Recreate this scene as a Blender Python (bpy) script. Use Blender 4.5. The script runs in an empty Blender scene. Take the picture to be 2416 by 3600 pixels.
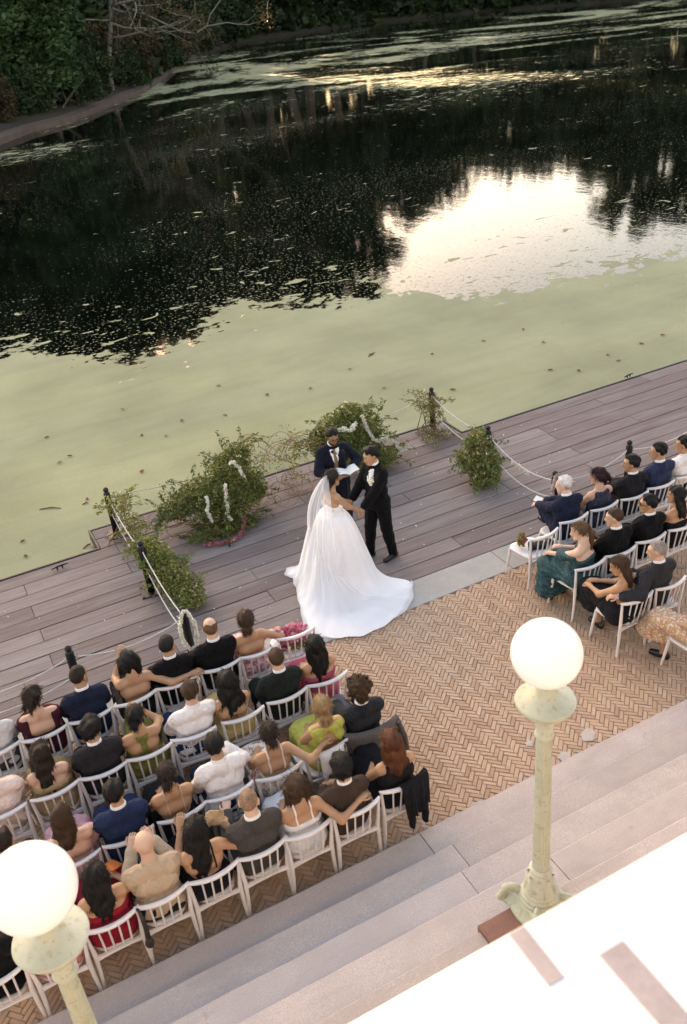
import bpy, math, random
import numpy as np
from mathutils import Matrix, Vector

# ------------------------------------------------------------------ camera, sky, sun, exposure
SC = bpy.context.scene
COL = SC.collection
R = math.radians
CAM_POS = np.array([0.0, 0.0, 7.1])
PITCH, ROLL, YAW = 0.52401519, -0.1043472, 0.42490628
def cam_axes():
    cy, sy, cp, sp = math.cos(YAW), math.sin(YAW), math.cos(PITCH), math.sin(PITCH)
    fwd = np.array([sy*cp, cy*cp, -sp]); right = np.array([cy, -sy, 0.0]); up = np.cross(right, fwd)
    c, s = math.cos(ROLL), math.sin(ROLL)
    return c*right + s*up, -s*right + c*up, fwd
CR, CU, CF = cam_axes()
cam_data = bpy.data.cameras.new('camera'); cam = bpy.data.objects.new('camera', cam_data); COL.objects.link(cam)
cam.matrix_world = Matrix(((CR[0], CU[0], -CF[0], CAM_POS[0]), (CR[1], CU[1], -CF[1], CAM_POS[1]), (CR[2], CU[2], -CF[2], CAM_POS[2]), (0, 0, 0, 1)))
cam_data.sensor_fit = 'VERTICAL'; cam_data.sensor_height = 36.0; cam_data.sensor_width = 24.16
cam_data.lens = 3199.727/3600*36.0
cam_data.clip_start = 0.05; cam_data.clip_end = 2000
cam_data.dof.use_dof = True; cam_data.dof.focus_distance = 12.0; cam_data.dof.aperture_fstop = 2.8
SC.camera = cam

SUN_EL, SUN_DIR_AZ = 12.95, 180.0          # low sun beyond the far trees, light travels towards -Y
world = bpy.data.worlds.new('World'); SC.world = world; world.use_nodes = True
wn = world.node_tree.nodes; wl = world.node_tree.links; wn.clear()
sky = wn.new('ShaderNodeTexSky'); sky.sky_type = 'NISHITA'; sky.sun_disc = False
sky.sun_elevation = R(SUN_EL); sky.sun_rotation = R(180.0 + SUN_DIR_AZ)
sky.air_density = 1.0; sky.dust_density = 1.6; sky.ozone_density = 1.0
bg = wn.new('ShaderNodeBackground'); bg.inputs['Strength'].default_value = 0.15
wo = wn.new('ShaderNodeOutputWorld'); wl.new(sky.outputs[0], bg.inputs[0]); wl.new(bg.outputs[0], wo.inputs[0])
sd = bpy.data.lights.new('sun', 'SUN'); sd.energy = 5.0; sd.angle = R(0.53); sd.color = (1.0, 0.9, 0.78)
sun = bpy.data.objects.new('sun', sd); COL.objects.link(sun)
sun.rotation_euler = (R(90 - SUN_EL), 0, R(SUN_DIR_AZ))     # -Z of the lamp points along -Y and down
sun.location = (0, 60, 40)
SC.view_settings.view_transform = 'Standard'; SC.view_settings.look = 'None'
SC.view_settings.gamma = 1.0; SC.view_settings.exposure = 2.58
try:
    SC.view_settings.use_curve_mapping = False
    SC.view_settings.use_white_balance = True
    SC.view_settings.white_balance_temperature = 9300; SC.view_settings.white_balance_tint = 21
except Exception: pass

# ------------------------------------------------------------------ helpers
class MB:
    """collects numpy geometry chunks and links them as ONE mesh object"""
    def __init__(s): s.V = []; s.Q = []; s.T = []; s.n = 0
    def add(s, V, F, mi=0):
        V = np.asarray(V, np.float32).reshape(-1, 3); F = np.asarray(F, np.int64)
        if len(F) == 0: return s
        (s.Q if F.shape[1] == 4 else s.T).append((F + s.n, mi)); s.V.append(V); s.n += len(V); return s
    def box(s, lo, hi, mi=0, bev=0.0):
        x0, y0, z0 = lo; x1, y1, z1 = hi
        if bev <= 0:
            V = [(x0,y0,z0),(x1,y0,z0),(x1,y1,z0),(x0,y1,z0),(x0,y0,z1),(x1,y0,z1),(x1,y1,z1),(x0,y1,z1)]
            return s.add(V, [(0,3,2,1),(4,5,6,7),(0,1,5,4),(1,2,6,5),(2,3,7,6),(3,0,4,7)], mi)
        b = bev
        V = [(x0,y0,z0),(x1,y0,z0),(x1,y1,z0),(x0,y1,z0),(x0,y0,z1-b),(x1,y0,z1-b),(x1,y1,z1-b),(x0,y1,z1-b),
             (x0+b,y0+b,z1),(x1-b,y0+b,z1),(x1-b,y1-b,z1),(x0+b,y1-b,z1)]
        return s.add(V, [(0,3,2,1),(8,9,10,11),(0,1,5,4),(1,2,6,5),(2,3,7,6),(3,0,4,7),(4,5,9,8),(5,6,10,9),(6,7,11,10),(7,4,8,11)], mi)
    def tube(s, pts, rad, n=8, mi=0, cap=True, flat=1.0):
        pts = np.asarray(pts, float); m = len(pts); rad = np.broadcast_to(np.asarray(rad, float), (m,))
        t = np.gradient(pts, axis=0); t /= np.linalg.norm(t, axis=1)[:, None] + 1e-9
        ref = np.array([0, 0, 1.0]) if abs(t[0][2]) < .9 else np.array([1.0, 0, 0])
        u = np.cross(t[0], ref); u /= np.linalg.norm(u)
        a = np.arange(n)/n*2*np.pi; V = []
        for i in range(m):
            u = u - t[i]*(u @ t[i]); u /= np.linalg.norm(u) + 1e-9; v = np.cross(t[i], u)
            V.append(pts[i] + rad[i]*(np.cos(a)[:, None]*u + flat*np.sin(a)[:, None]*v))
        V = np.concatenate(V); i, j = np.meshgrid(np.arange(m-1), np.arange(n), indexing='ij'); i = i.ravel(); j = j.ravel(); k = (j+1) % n
        s.add(V, np.stack([i*n+j, i*n+k, (i+1)*n+k, (i+1)*n+j], 1), mi)
        if cap:
            c0 = np.vstack([V[:n], pts[0]]); f = [(( q+1) % n, q, n) for q in range(n)]; s.add(c0, f, mi)
            c1 = np.vstack([V[-n:], pts[-1]]); f = [(q, (q+1) % n, n) for q in range(n)]; s.add(c1, f, mi)
        return s
    def lathe(s, prof, c=(0, 0, 0), n=24, mi=0, flute=0.0, nf=0):
        prof = np.asarray(prof, float); m = len(prof); a = np.arange(n)/n*2*np.pi
        rr = prof[:, 0][:, None]*np.ones(n)
        V = np.stack([c[0]+rr*np.cos(a), c[1]+rr*np.sin(a), c[2]+prof[:, 1][:, None]*np.ones(n)], -1).reshape(-1, 3)
        i, j = np.meshgrid(np.arange(m-1), np.arange(n), indexing='ij'); i = i.ravel(); j = j.ravel(); k = (j+1) % n
        return s.add(V, np.stack([i*n+j, i*n+k, (i+1)*n+k, (i+1)*n+j], 1), mi)
    def ball(s, c, r, n=10, mi=0, mat=None):
        r = np.broadcast_to(np.asarray(r, float), (3,)); th = np.linspace(0.02, np.pi-.02, n//2+2); a = np.arange(n)/n*2*np.pi
        V = np.stack([np.sin(th)[:, None]*np.cos(a), np.sin(th)[:, None]*np.sin(a), -np.cos(th)[:, None]*np.ones(n)], -1).reshape(-1, 3)*r
        if mat is not None: V = V @ np.asarray(mat).T
        V = V + np.asarray(c); m = len(th)
        i, j = np.meshgrid(np.arange(m-1), np.arange(n), indexing='ij'); i = i.ravel(); j = j.ravel(); k = (j+1) % n
        return s.add(V, np.stack([i*n+j, i*n+k, (i+1)*n+k, (i+1)*n+j], 1), mi)
    def grid(s, P, mi=0, closed=False):
        m, n = P.shape[:2]; nn = n if closed else n-1
        i, j = np.meshgrid(np.arange(m-1), np.arange(nn), indexing='ij'); i = i.ravel(); j = j.ravel(); k = (j+1) % n
        return s.add(P.reshape(-1, 3), np.stack([i*n+j, i*n+k, (i+1)*n+k, (i+1)*n+j], 1), mi)
    def mesh(s, name, mats, smooth=True):
        me = bpy.data.meshes.new(name)
        V = np.concatenate(s.V); ch = [(F, mi) for F, mi in s.Q] + [(F, mi) for F, mi in s.T]
        sizes = np.concatenate([np.full(len(F), F.shape[1]) for F, _ in ch]); loops = np.concatenate([F.ravel() for F, _ in ch])
        mis = np.concatenate([np.full(len(F), mi) for F, mi in ch])
        me.vertices.add(len(V)); me.vertices.foreach_set('co', V.astype(np.float32).ravel())
        me.loops.add(len(loops)); me.loops.foreach_set('vertex_index', loops.astype(np.int32))
        me.polygons.add(len(sizes)); st = np.concatenate([[0], np.cumsum(sizes)[:-1]])
        me.polygons.foreach_set('loop_start', st.astype(np.int32))
        me.polygons.foreach_set('material_index', mis.astype(np.int32))
        me.update(calc_edges=True); me.validate()
        me.polygons.foreach_set('use_smooth', np.full(len(me.polygons), bool(smooth)))
        for m in (mats if isinstance(mats, (list, tuple)) else [mats]): me.materials.append(m)
        return me
    def build(s, name, mats, parent=None, smooth=True, kind=None):
        return link(name, s.mesh(name, mats, smooth), parent, kind)
def link(name, me, parent=None, kind=None, loc=None, rotz=None):
    o = bpy.data.objects.new(name, me); COL.objects.link(o)
    if parent is not None: o.parent = parent
    if kind: o['kind'] = kind
    if loc is not None: o.location = loc
    if rotz is not None: o.rotation_euler = (0, 0, rotz)
    return o
def thing(name, label, cat, loc=(0, 0, 0), rotz=0.0, group=None):
    o = bpy.data.objects.new(name, None); COL.objects.link(o); o.empty_display_size = .1
    o.location = loc; o.rotation_euler = (0, 0, rotz); return tag(o, label, cat, group)
def tag(o, label, cat, group=None):
    o['label'] = label; o['category'] = cat
    if group: o['group'] = group
    return o
def copy_tree(o, parent=None):
    c = o.copy(); COL.objects.link(c); c.parent = parent
    for ch in list(o.children): copy_tree(ch, c)
    return c

# ------------------------------------------------------------------ materials
class NT:
    def __init__(s, name):
        s.m = bpy.data.materials.new(name); s.m.use_nodes = True; s.n = s.m.node_tree.nodes; s.l = s.m.node_tree.links
        s.b = s.n['Principled BSDF']; s.out = s.n['Material Output']
    def node(s, t, **kw):
        x = s.n.new(t)
        for k, v in kw.items(): setattr(x, k, v)
        return x
    def val(s, sock, v):
        if hasattr(v, 'is_linked') or hasattr(v, 'links'): s.l.new(v, sock)
        else: sock.default_value = v
    def coord(s, scale=(1, 1, 1), src='Object', rot=(0, 0, 0)):
        if src == 'World': o = s.node('ShaderNodeNewGeometry').outputs['Position']
        else: o = s.node('ShaderNodeTexCoord').outputs[src]
        mp = s.node('ShaderNodeMapping'); mp.inputs['Scale'].default_value = scale; mp.inputs['Rotation'].default_value = rot; s.l.new(o, mp.inputs[0]); return mp.outputs[0]
    def noise(s, vec, scale, detail=3, rough=.55, dist=0.0):
        x = s.node('ShaderNodeTexNoise'); s.l.new(vec, x.inputs['Vector']); x.inputs['Scale'].default_value = scale
        x.inputs['Detail'].default_value = detail; x.inputs['Roughness'].default_value = rough; x.inputs['Distortion'].default_value = dist; return x.outputs['Fac']
    def voro(s, vec, scale, feature='F1', out='Distance', rnd=1.0):
        x = s.node('ShaderNodeTexVoronoi'); x.feature = feature; s.l.new(vec, x.inputs['Vector']); x.inputs['Scale'].default_value = scale; x.inputs['Randomness'].default_value = rnd; return x.outputs[out]
    def math(s, op, a, b=0.0, c=0.0, clamp=False):
        x = s.node('ShaderNodeMath', operation=op); x.use_clamp = clamp
        for i, v in enumerate((a, b, c)): s.val(x.inputs[i], v)
        return x.outputs[0]
    def ramp(s, fac, stops, interp='LINEAR'):
        x = s.node('ShaderNodeValToRGB'); x.color_ramp.interpolation = interp; e = x.color_ramp.elements
        while len(e) < len(stops): e.new(.5)
        for i, (p, c) in enumerate(stops): e[i].position = p; e[i].color = (c, c, c, 1) if not hasattr(c, '__len__') else (*c[:3], 1)
        s.val(x.inputs[0], fac); return x.outputs[0]
    def mix(s, fac, a, b, blend='MIX'):
        x = s.node('ShaderNodeMix', data_type='RGBA', blend_type=blend)
        s.val(x.inputs[0], fac)
        for i, v in ((6, a), (7, b)):
            if hasattr(v, '__len__'): x.inputs[i].default_value = (*v[:3], 1)
            else: s.l.new(v, x.inputs[i])
        return x.outputs[2]
    def bump(s, h, strength=.3, dist=.01, normal=None):
        x = s.node('ShaderNodeBump'); x.inputs['Strength'].default_value = strength; x.inputs['Distance'].default_value = dist; s.l.new(h, x.inputs['Height'])
        if normal is not None: s.l.new(normal, x.inputs['Normal'])
        return x.outputs[0]
    def base(s, c):
        if hasattr(c, '__len__'): s.b.inputs['Base Color'].default_value = (*c[:3], 1)
        else: s.l.new(c, s.b.inputs['Base Color'])
    def set(s, **kw):
        for k, v in kw.items(): s.val(s.b.inputs[k.replace('_', ' ')], v)
def sc(c, f): return tuple(min(1, x*f) for x in c)
_mc = {}
def plain(name, col, rough=.6, var=.18, nscale=9.0, bump=.15, bscale=90, metal=0.0, spec=.4, objrand=0.0, sheen=0.0, src='Object'):
    """one procedural material: base colour with soft patchy variation, fine grain and relief"""
    key = (name, tuple(col), rough, var, nscale, bump, bscale, metal, objrand, sheen)
    if key in _mc: return _mc[key]
    t = NT(name); v = t.coord(src=src); n1 = t.noise(v, nscale, 5); n2 = t.noise(v, bscale, 3)
    f = t.math('ADD', t.math('MULTIPLY', n1, .7), t.math('MULTIPLY', n2, .3))
    c = t.mix(t.ramp(f, [(.3, 0.0), (.7, 1.0)]), sc(col, 1-var), sc(col, 1+var))
    if objrand:
        oi = t.node('ShaderNodeObjectInfo').outputs['Random']
        c = t.mix(1.0, c, t.ramp(oi, [(0, 1-objrand), (1, 1.0)]), 'MULTIPLY')
    t.base(c); t.set(Roughness=rough, Metallic=metal); t.b.inputs['Specular IOR Level'].default_value = spec
    if sheen: t.b.inputs['Sheen Weight'].default_value = sheen
    if bump: t.l.new(t.bump(n2, bump, .004), t.b.inputs['Normal'])
    _mc[key] = t.m; return t.m

def at(px, py, z=0.0):
    """photograph pixel (2416x3600) -> world point at height z; used only to lay things out on the ground"""
    d = (px-1208)/3199.727*CR - (py-1800)/3199.727*CU + CF
    return CAM_POS + d*((z-CAM_POS[2])/d[2])
rng = np.random.default_rng(7)

# ------------------------------------------------------------------ implicit figures: smooth unions of tapered capsules, polygonised
def surfnet(f, lo, hi, h):
    lo = np.asarray(lo, float); n = np.ceil((np.asarray(hi)-lo)/h).astype(int)+1
    ax = [lo[i]+h*np.arange(n[i]) for i in range(3)]
    P = np.stack(np.meshgrid(*ax, indexing='ij'), -1).reshape(-1, 3).astype(np.float32)
    d = f(P).reshape(n).astype(np.float32); ins = d < 0
    cnt = np.zeros(n-1, np.int8)
    for a in (0, 1):
        for b in (0, 1):
            for c in (0, 1): cnt += ins[a:n[0]-1+a, b:n[1]-1+b, c:n[2]-1+c]
    act = np.argwhere((cnt > 0) & (cnt < 8))
    if len(act) == 0: return np.zeros((0, 3)), np.zeros((0, 4), int)
    idx = -np.ones(n-1, np.int64); idx[tuple(act.T)] = np.arange(len(act))
    S = np.zeros((len(act), 3)); W = np.zeros(len(act)); cor = np.array([(a, b, c) for a in (0, 1) for b in (0, 1) for c in (0, 1)])
    for p in range(8):
        for q in range(p+1, 8):
            if np.abs(cor[p]-cor[q]).sum() != 1: continue
            dp = d[tuple((act+cor[p]).T)]; dq = d[tuple((act+cor[q]).T)]; m = (dp < 0) != (dq < 0)
            t = np.where(m, dp/np.where(m, dp-dq, 1), 0)
            S += m[:, None]*(cor[p]+t[:, None]*(cor[q]-cor[p])); W += m
    V = lo + h*(act + S/W[:, None]); F = []
    for axx in range(3):
        sl0 = [slice(None)]*3; sl1 = [slice(None)]*3; sl0[axx] = slice(0, -1); sl1[axx] = slice(1, None)
        e = ins[tuple(sl0)] != ins[tuple(sl1)]; E = np.argwhere(e); o1, o2 = [(1, 2), (2, 0), (0, 1)][axx]
        ok = (E[:, o1] > 0) & (E[:, o2] > 0) & (E[:, o1] < n[o1]-1) & (E[:, o2] < n[o2]-1); E = E[ok]
        if len(E) == 0: continue
        u1 = np.zeros(3, int); u1[o1] = 1; u2 = np.zeros(3, int); u2[o2] = 1
        q = np.stack([idx[tuple((E-u1-u2).T)], idx[tuple((E-u2).T)], idx[tuple(E.T)], idx[tuple((E-u1).T)]], 1)
        fl = ins[tuple(E.T)]; q = np.where(fl[:, None], q, q[:, ::-1]); F.append(q)
    return V, np.concatenate(F)
def capd(P, a, b, ra, rb):
    a = np.asarray(a, np.float32); b = np.asarray(b, np.float32); ab = b-a; pa = P-a
    t = np.clip(pa @ ab/(ab @ ab+1e-9), 0, 1)
    return np.sqrt(((pa-t[:, None]*ab)**2).sum(1)) - (ra+(rb-ra)*t)
def smin(a, b, k):
    if k <= 0: return np.minimum(a, b)
    h = np.maximum(k-np.abs(a-b), 0)/k; return np.minimum(a, b)-h*h*k*.25
def union(P, prims, off=0.0, k=.03):
    d = None
    for pr in prims:
        if isinstance(pr[0], str):   # ellipsoid: centre, radii, rotation
            _, c, r, M3 = pr; q = (P-np.asarray(c, np.float32)) @ np.asarray(M3, np.float32); r = np.asarray(r)+off
            kk = np.sqrt(((q/r)**2).sum(1)); e = (kk-1)*r.min()
        else: e = capd(P, pr[0], pr[1], pr[2]+off, pr[3]+off)
        d = e if d is None else smin(d, e, k)
    return d
def bounds(prims, pad):
    pts = []; rr = 0
    for pr in prims:
        if isinstance(pr[0], str): r = max(pr[2]); pts += [np.asarray(pr[1])-r, np.asarray(pr[1])+r]
        else:
            for q, r in ((pr[0], pr[2]), (pr[1], pr[3])): pts += [np.asarray(q)-r, np.asarray(q)+r]
    pts = np.array(pts); return pts.min(0)-pad, pts.max(0)+pad
def wrinkle(seed, amp, f=22.0):
    """outward only ridges: a few crossing, bent fold lines"""
    r = np.random.default_rng(seed); K = r.normal(size=(3, 3)); K /= np.linalg.norm(K, axis=1)[:, None]; K *= f*r.uniform(.8, 1.5, (3, 1)); ph = r.uniform(0, 6.28, 3); B = r.normal(size=(3, 3))*7
    def g(P):
        q = np.sin(P @ K.T.astype(np.float32)+ph+1.3*np.sin(P @ B.T.astype(np.float32)+ph[::-1])); m = .5+.5*np.sin(P @ (B[0]*.9).astype(np.float32)+ph[0])
        return -amp*(.35+1.9*(np.clip(q, 0, 1)**3).max(1)*(.35+.65*m))
    return g
def rotz(a): c, s = math.cos(a), math.sin(a); return np.array([[c, -s, 0], [s, c, 0], [0, 0, 1.0]])
def rotx(a): c, s = math.cos(a), math.sin(a); return np.array([[1.0, 0, 0], [0, c, -s], [0, s, c]])
def roty(a): c, s = math.cos(a), math.sin(a); return np.array([[c, 0, s], [0, 1.0, 0], [-s, 0, c]])
def unit(v): v = np.asarray(v, float); return v/(np.linalg.norm(v)+1e-9)
def ik(S, T, l1, l2, pole):
    S = np.asarray(S, float); T = np.asarray(T, float); d = T-S; L = np.linalg.norm(d); Lm = min(L, (l1+l2)*.995); d = d/L; T = S+d*Lm
    a = (l1*l1-l2*l2+Lm*Lm)/(2*Lm); hh = math.sqrt(max(l1*l1-a*a, 0)); p = np.asarray(pole, float); p = unit(p-d*(p @ d))
    return S+d*a+p*hh, T
# ------------------------------------------------------------------ people
I3 = np.eye(3)
def seat_joints(s=1.0, w=1.0, lean=0.0, twist=0.0, sway=0.0, legs='normal', knee=.12):
    """joint positions of a sitter facing +Y whose chair seat (0.45 m) is centred on the origin"""
    piv = np.array([0, -.07, .55])
    def T(x, y, z):
        p = np.array([x*w*s, -.07+(y+.07)*s, .45+(z-.45)*s]); u = max(0, (p[2]-.55)/.5); q = p-piv
        q = rotx(-lean) @ q; q = rotz(twist*min(u, 1.1)) @ q; q[0] += sway*u; return piv+q
    J = {}
    J['T'] = T
    J['pel'] = (T(-.085, -.07, .55), T(.085, -.07, .55), .112*s); J['bel'] = (T(-.06, -.075, .69), T(.06, -.075, .69), .098*s)
    J['che'] = (T(-.08, -.085, .84), T(.08, -.085, .84), .098*s); J['sho'] = (T(-.13, -.095, .972), T(.13, -.095, .972), .056*s)
    J['nb'] = T(0, -.10, 1.015); J['nt'] = T(0, -.07, 1.125); J['hd'] = T(0, -.045, 1.20)
    J['SL'] = T(-.165, -.095, .965); J['SR'] = T(.165, -.095, .965)
    for sd, sg in (('L', -1), ('R', 1)):
        hip = np.array([sg*.085*w*s, -.04, .545]); kn = np.array([sg*knee, .36*s+.04, .535]); an = np.array([sg*knee, .36*s+.02, .10]); to = np.array([sg*(knee+.02), .36*s+.15, .035])
        if legs == 'crossed' and sg == 1: kn = np.array([-.02, .42, .64]); an = np.array([-.17, .56, .33]); to = np.array([-.19, .70, .29])
        if legs == 'crossedL' and sg == -1: kn = np.array([.02, .42, .64]); an = np.array([.17, .56, .33]); to = np.array([.19, .70, .29])
        if legs == 'apart': kn[0] = sg*.2; an[0] = sg*.19; to[0] = sg*.24
        if legs == 'forward': an[1] += .18; to[1] += .2; kn[2] -= .01
        if legs == 'cross_ankle': an = np.array([-sg*.04, .36*s+.10-.03*sg, .09]); to = np.array([-sg*.1, .36*s+.24, .035])
        J['leg'+sd] = (hip, kn, an, to)
    J['seated'] = True; J['s'] = s; J['w'] = w
    return J
def stand_joints(H=1.75, w=1.0, lean=0.0, stance=.1, heel=0.0, step=(0, 0)):
    s = H/1.75
    def T(x, y, z): return np.array([x*w*s, y*s+math.tan(lean)*max(0, z-.93)*s, z*s+heel])
    J = {'T': T}
    J['pel'] = (T(-.08, 0, .95), T(.08, 0, .95), .108*s); J['bel'] = (T(-.065, 0, 1.10), T(.065, 0, 1.10), .10*s)
    J['che'] = (T(-.08, -.005, 1.26), T(.08, -.005, 1.26), .097*s); J['sho'] = (T(-.13, -.01, 1.402), T(.13, -.01, 1.402), .056*s)
    J['nb'] = T(0, -.015, 1.445); J['nt'] = T(0, .01, 1.555); J['hd'] = T(0, .025, 1.622)
    J['SL'] = T(-.168, -.01, 1.395); J['SR'] = T(.168, -.01, 1.395)
    for sd, sg, st in (('L', -1, step[0]), ('R', 1, step[1])):
        J['leg'+sd] = (T(sg*.085, 0, .92), T(sg*stance, st*.5+.015, .50), np.array([sg*stance*s*w, (st-.01)*s, .09]), np.array([sg*(stance+.04)*s, (st+.15)*s, .035]))
    J['seated'] = False; J['s'] = s; J['w'] = w
    return J
def arms(J, handL, handR, poleL=(-1, -.6, -.4), poleR=(1, -.6, -.4), curl=.5):
    s = J['s']; T = J['T']
    for sd, tg, po in (('L', handL, poleL), ('R', handR, poleR)):
        E, Wr = ik(J['S'+sd], tg, .285*s, .25*s, po); J['arm'+sd] = (J['S'+sd], E, Wr)
    J['curl'] = curl
def hand_geo(mb, E, Wr, side, curl, s, mi=0, spread=.25, normal=None):
    """palm plus four unequal fingers with two bends and a thumb from the side of the palm"""
    d = unit(Wr-E); up = np.array([0, 0, 1.0]) if normal is None else np.asarray(normal, float); nrm = unit(up-d*(up @ d)); lat = np.cross(d, nrm)*side
    pc = Wr+d*.05*s
    P0 = [(Wr-d*.015+lat*.0, Wr+d*.085*s+lat*.026, .024, .019), (Wr, Wr+d*.085*s-lat*.026, .024, .017), (Wr, Wr+d*.085*s, .024, .02)]
    lo, hi = bounds(P0, .012); V, F = surfnet(lambda P: union(P, P0, 0, .02), lo, hi, .011); mb.add(V, F, mi)
    for k, (o, L) in enumerate(((.030, .068), (.010, .077), (-.010, .072), (-.029, .056))):
        b = Wr+d*.082*s+lat*o*s; pts = [b-d*.012]; ang = 0; p = b; dd = d
        for j, fr in enumerate((.45, .32, .23)):
            ang += curl*(.5+.35*j); dd = math.cos(ang)*d - math.sin(ang)*nrm + lat*o*spread*4*(1-min(1, curl)); p = p+unit(dd)*L*fr*s; pts.append(p)
        mb.tube([b-d*.012]+pts[0:1]+pts[1:] if False else pts, [.0095, .0092, .0082, .0065], 6, mi)
    b = Wr+d*.025*s+lat*.026*s; q1 = b+unit(d*.6+lat*.7-nrm*.25)*.04*s; q2 = q1+unit(d*.9+lat*.15-nrm*.45*curl)*.032*s; q3 = q2+unit(d-lat*.15-nrm*.4*curl)*.022*s
    mb.tube([Wr+d*.012, b, q1, q2, q3], [.012, .0125, .011, .0095, .007], 6, mi)
def head_prims(c, M3, s, fem):
    g = lambda x, y, z: np.asarray(c)+M3 @ (np.array([x, y, z])*s)
    j = .9 if fem else 1.0
    return [('E', g(0, -.012, .03), (.074*s, .094*s, .088*s), M3), ('E', g(0, .022, -.035), (.060*s*j, .068*s, .085*s*j), M3),
            (g(-.022*j, .055, -.088), g(.022*j, .055, -.088), .026*s, .026*s), (g(0, .084, .012), g(0, .103, -.03), .008*s, .0145*s),
            (g(-.035, .072, .028), g(.035, .072, .028), .016*s, .016*s), (g(-.077, -.008, .012), g(-.079, -.016, -.03), .013*s, .009*s), (g(.077, -.008, .012), g(.079, -.016, -.03), .013*s, .009*s)]
def lateral(J): return unit(J['sho'][1]-J['sho'][0])
def tcoords(J):
    pc = (J['pel'][0]+J['pel'][1])/2; scn = (J['sho'][0]+J['sho'][1])/2; lp = unit(J['pel'][1]-J['pel'][0]); ls = lateral(J)
    def f(P):
        u = (P[:, 2]-pc[2])/(scn[2]-pc[2]); uc = np.clip(u, 0, 1.3)[:, None]; q = P-(pc+(scn-pc)*uc); lt = lp+(ls-lp)*np.minimum(uc, 1); tx = (q*lt).sum(1)
        fw = np.stack([-lt[:, 1], lt[:, 0], np.zeros(len(P))], 1); return u, tx, (q*fw).sum(1)
    return f
def torso_prims(J):
    s = J['s']; sh = J['sho']; nb = J['nb']
    return [(J['pel'][0], J['pel'][1], J['pel'][2], J['pel'][2]), (J['bel'][0], J['bel'][1], J['bel'][2], J['bel'][2]), (J['che'][0], J['che'][1], J['che'][2], J['che'][2]),
            (sh[0], sh[1], sh[2], sh[2]), (sh[0]*.6+sh[1]*.4, J['nb']*.6+J['nt']*.4, .045*s, .05*s), (sh[0]*.4+sh[1]*.6, J['nb']*.6+J['nt']*.4, .045*s, .05*s)]
def arm_prims(J, sd, frac=1.0, up=.05, el=.041, wr=.027):
    S, E, Wr = J['arm'+sd]; s = J['s']; up *= s; el *= s; wr *= s
    if frac <= .5: t = frac/.5; return [(S, S+(E-S)*t, up, up+(el-up)*t)]
    t = (frac-.5)/.5; return [(S, E, up, el), (E, E+(Wr-E)*t, el, el+(wr-el)*t)]
def leg_prims(J, sd, frac=1.0):
    h, k, a, t = J['leg'+sd]; s = J['s']; f = J.get('thigh', 1.0)
    if frac >= 1: return [(h, k, .088*s*f, .06*s), (k, a, .059*s, .04*s), (k+(a-k)*.3, k+(a-k)*.45, .057*s, .05*s)]
    return [(h, k, .088*s*f, .06*s), (k, k+(a-k)*frac, .059*s, .05*s)]
def neck_prims(J): s = J['s']; r = .05*s if J.get('fem') else .058*s; return [(J['nb'], J['nt'], r*1.1, r)]
def shell(root, name, prims, off, k, mat, h, keep=None, wr=None, J=None, pad=.05, extra=None, smooth=True):
    tc = tcoords(J) if J else None
    lo, hi = bounds(prims, off+pad)
    def f(P):
        d = union(P, prims, off, k)
        if wr is not None: d = d+wr(P)
        if extra is not None: d = extra(P, d)
        if keep is not None: d = np.maximum(d, keep(P, *tc(P)))
        return d
    V, F = surfnet(f, lo, hi, h)
    if len(F) == 0: return None
    return MB().add(V, F).build(name, mat, root)

SKIN = {'pale': (.62, .40, .30), 'fair': (.56, .34, .24), 'tan': (.43, .235, .135), 'olive': (.37, .20, .115), 'brown': (.25, .125, .07), 'deep': (.15, .07, .04)}
HAIRC = {'black': (.008, .007, .007), 'darkbrown': (.022, .013, .009), 'brown': (.055, .028, .015), 'lightbrown': (.12, .065, .034), 'auburn': (.10, .032, .014), 'blonde': (.30, .18, .085), 'white': (.62, .58, .55), 'grey': (.26, .22, .20), 'redblack': (.03, .008, .01), 'buzz': (.27, .16, .10)}
def hair_mat(c):
    key = ('hair', c)
    if key in _mc: return _mc[key]
    t = NT('hair_'+c); v = t.coord((1, 1, .12)); n = t.noise(v, 130, 4); n2 = t.noise(t.coord(), 14, 3); col = HAIRC[c]
    t.base(t.mix(t.ramp(t.math('ADD', t.math('MULTIPLY', n, .65), t.math('MULTIPLY', n2, .35)), [(.35, 0), (.66, 1)]), sc(col, .5), sc(col, 1.5)))
    t.set(Roughness=.5); t.b.inputs['Specular IOR Level'].default_value = .22; t.l.new(t.bump(t.math('ADD', n, t.math('MULTIPLY', t.noise(t.coord((1, 1, .3)), 60, 3), .8)), .9, .012), t.b.inputs['Normal']); _mc[key] = t.m; return t.m
def skin_mat(c): return plain('skin_'+c, SKIN[c], .48, .10, 14, .05, 160, spec=.4)
def cloth(name, col, var=.14, rough=.85, bscale=260):
    key = ('cloth', name, tuple(col), var, rough)
    if key in _mc: return _mc[key]
    t = NT(name); v = t.coord(); n1 = t.noise(v, 5, 4); w = t.noise(v, bscale, 2); fo = t.noise(t.coord((1, 1, .6), rot=(.4, .3, .6)), 9, 3, .5, 1.6); rd = t.ramp(t.math('ABSOLUTE', t.math('SUBTRACT', fo, .5)), [(0, 1.0), (.10, .25), (.3, 0)])
    c = t.mix(t.ramp(t.math('ADD', t.math('MULTIPLY', n1, .75), t.math('MULTIPLY', w, .25)), [(.3, 0), (.7, 1)]), sc(col, 1-var), sc(col, 1+var*1.3)); t.base(c); t.set(Roughness=rough); t.b.inputs['Specular IOR Level'].default_value = .12; t.b.inputs['Sheen Weight'].default_value = .02; t.b.inputs['Sheen Roughness'].default_value = .5
    t.l.new(t.bump(w, .25, .003, t.bump(rd, .55, .014)), t.b.inputs['Normal']); _mc[key] = t.m; return t.m
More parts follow.
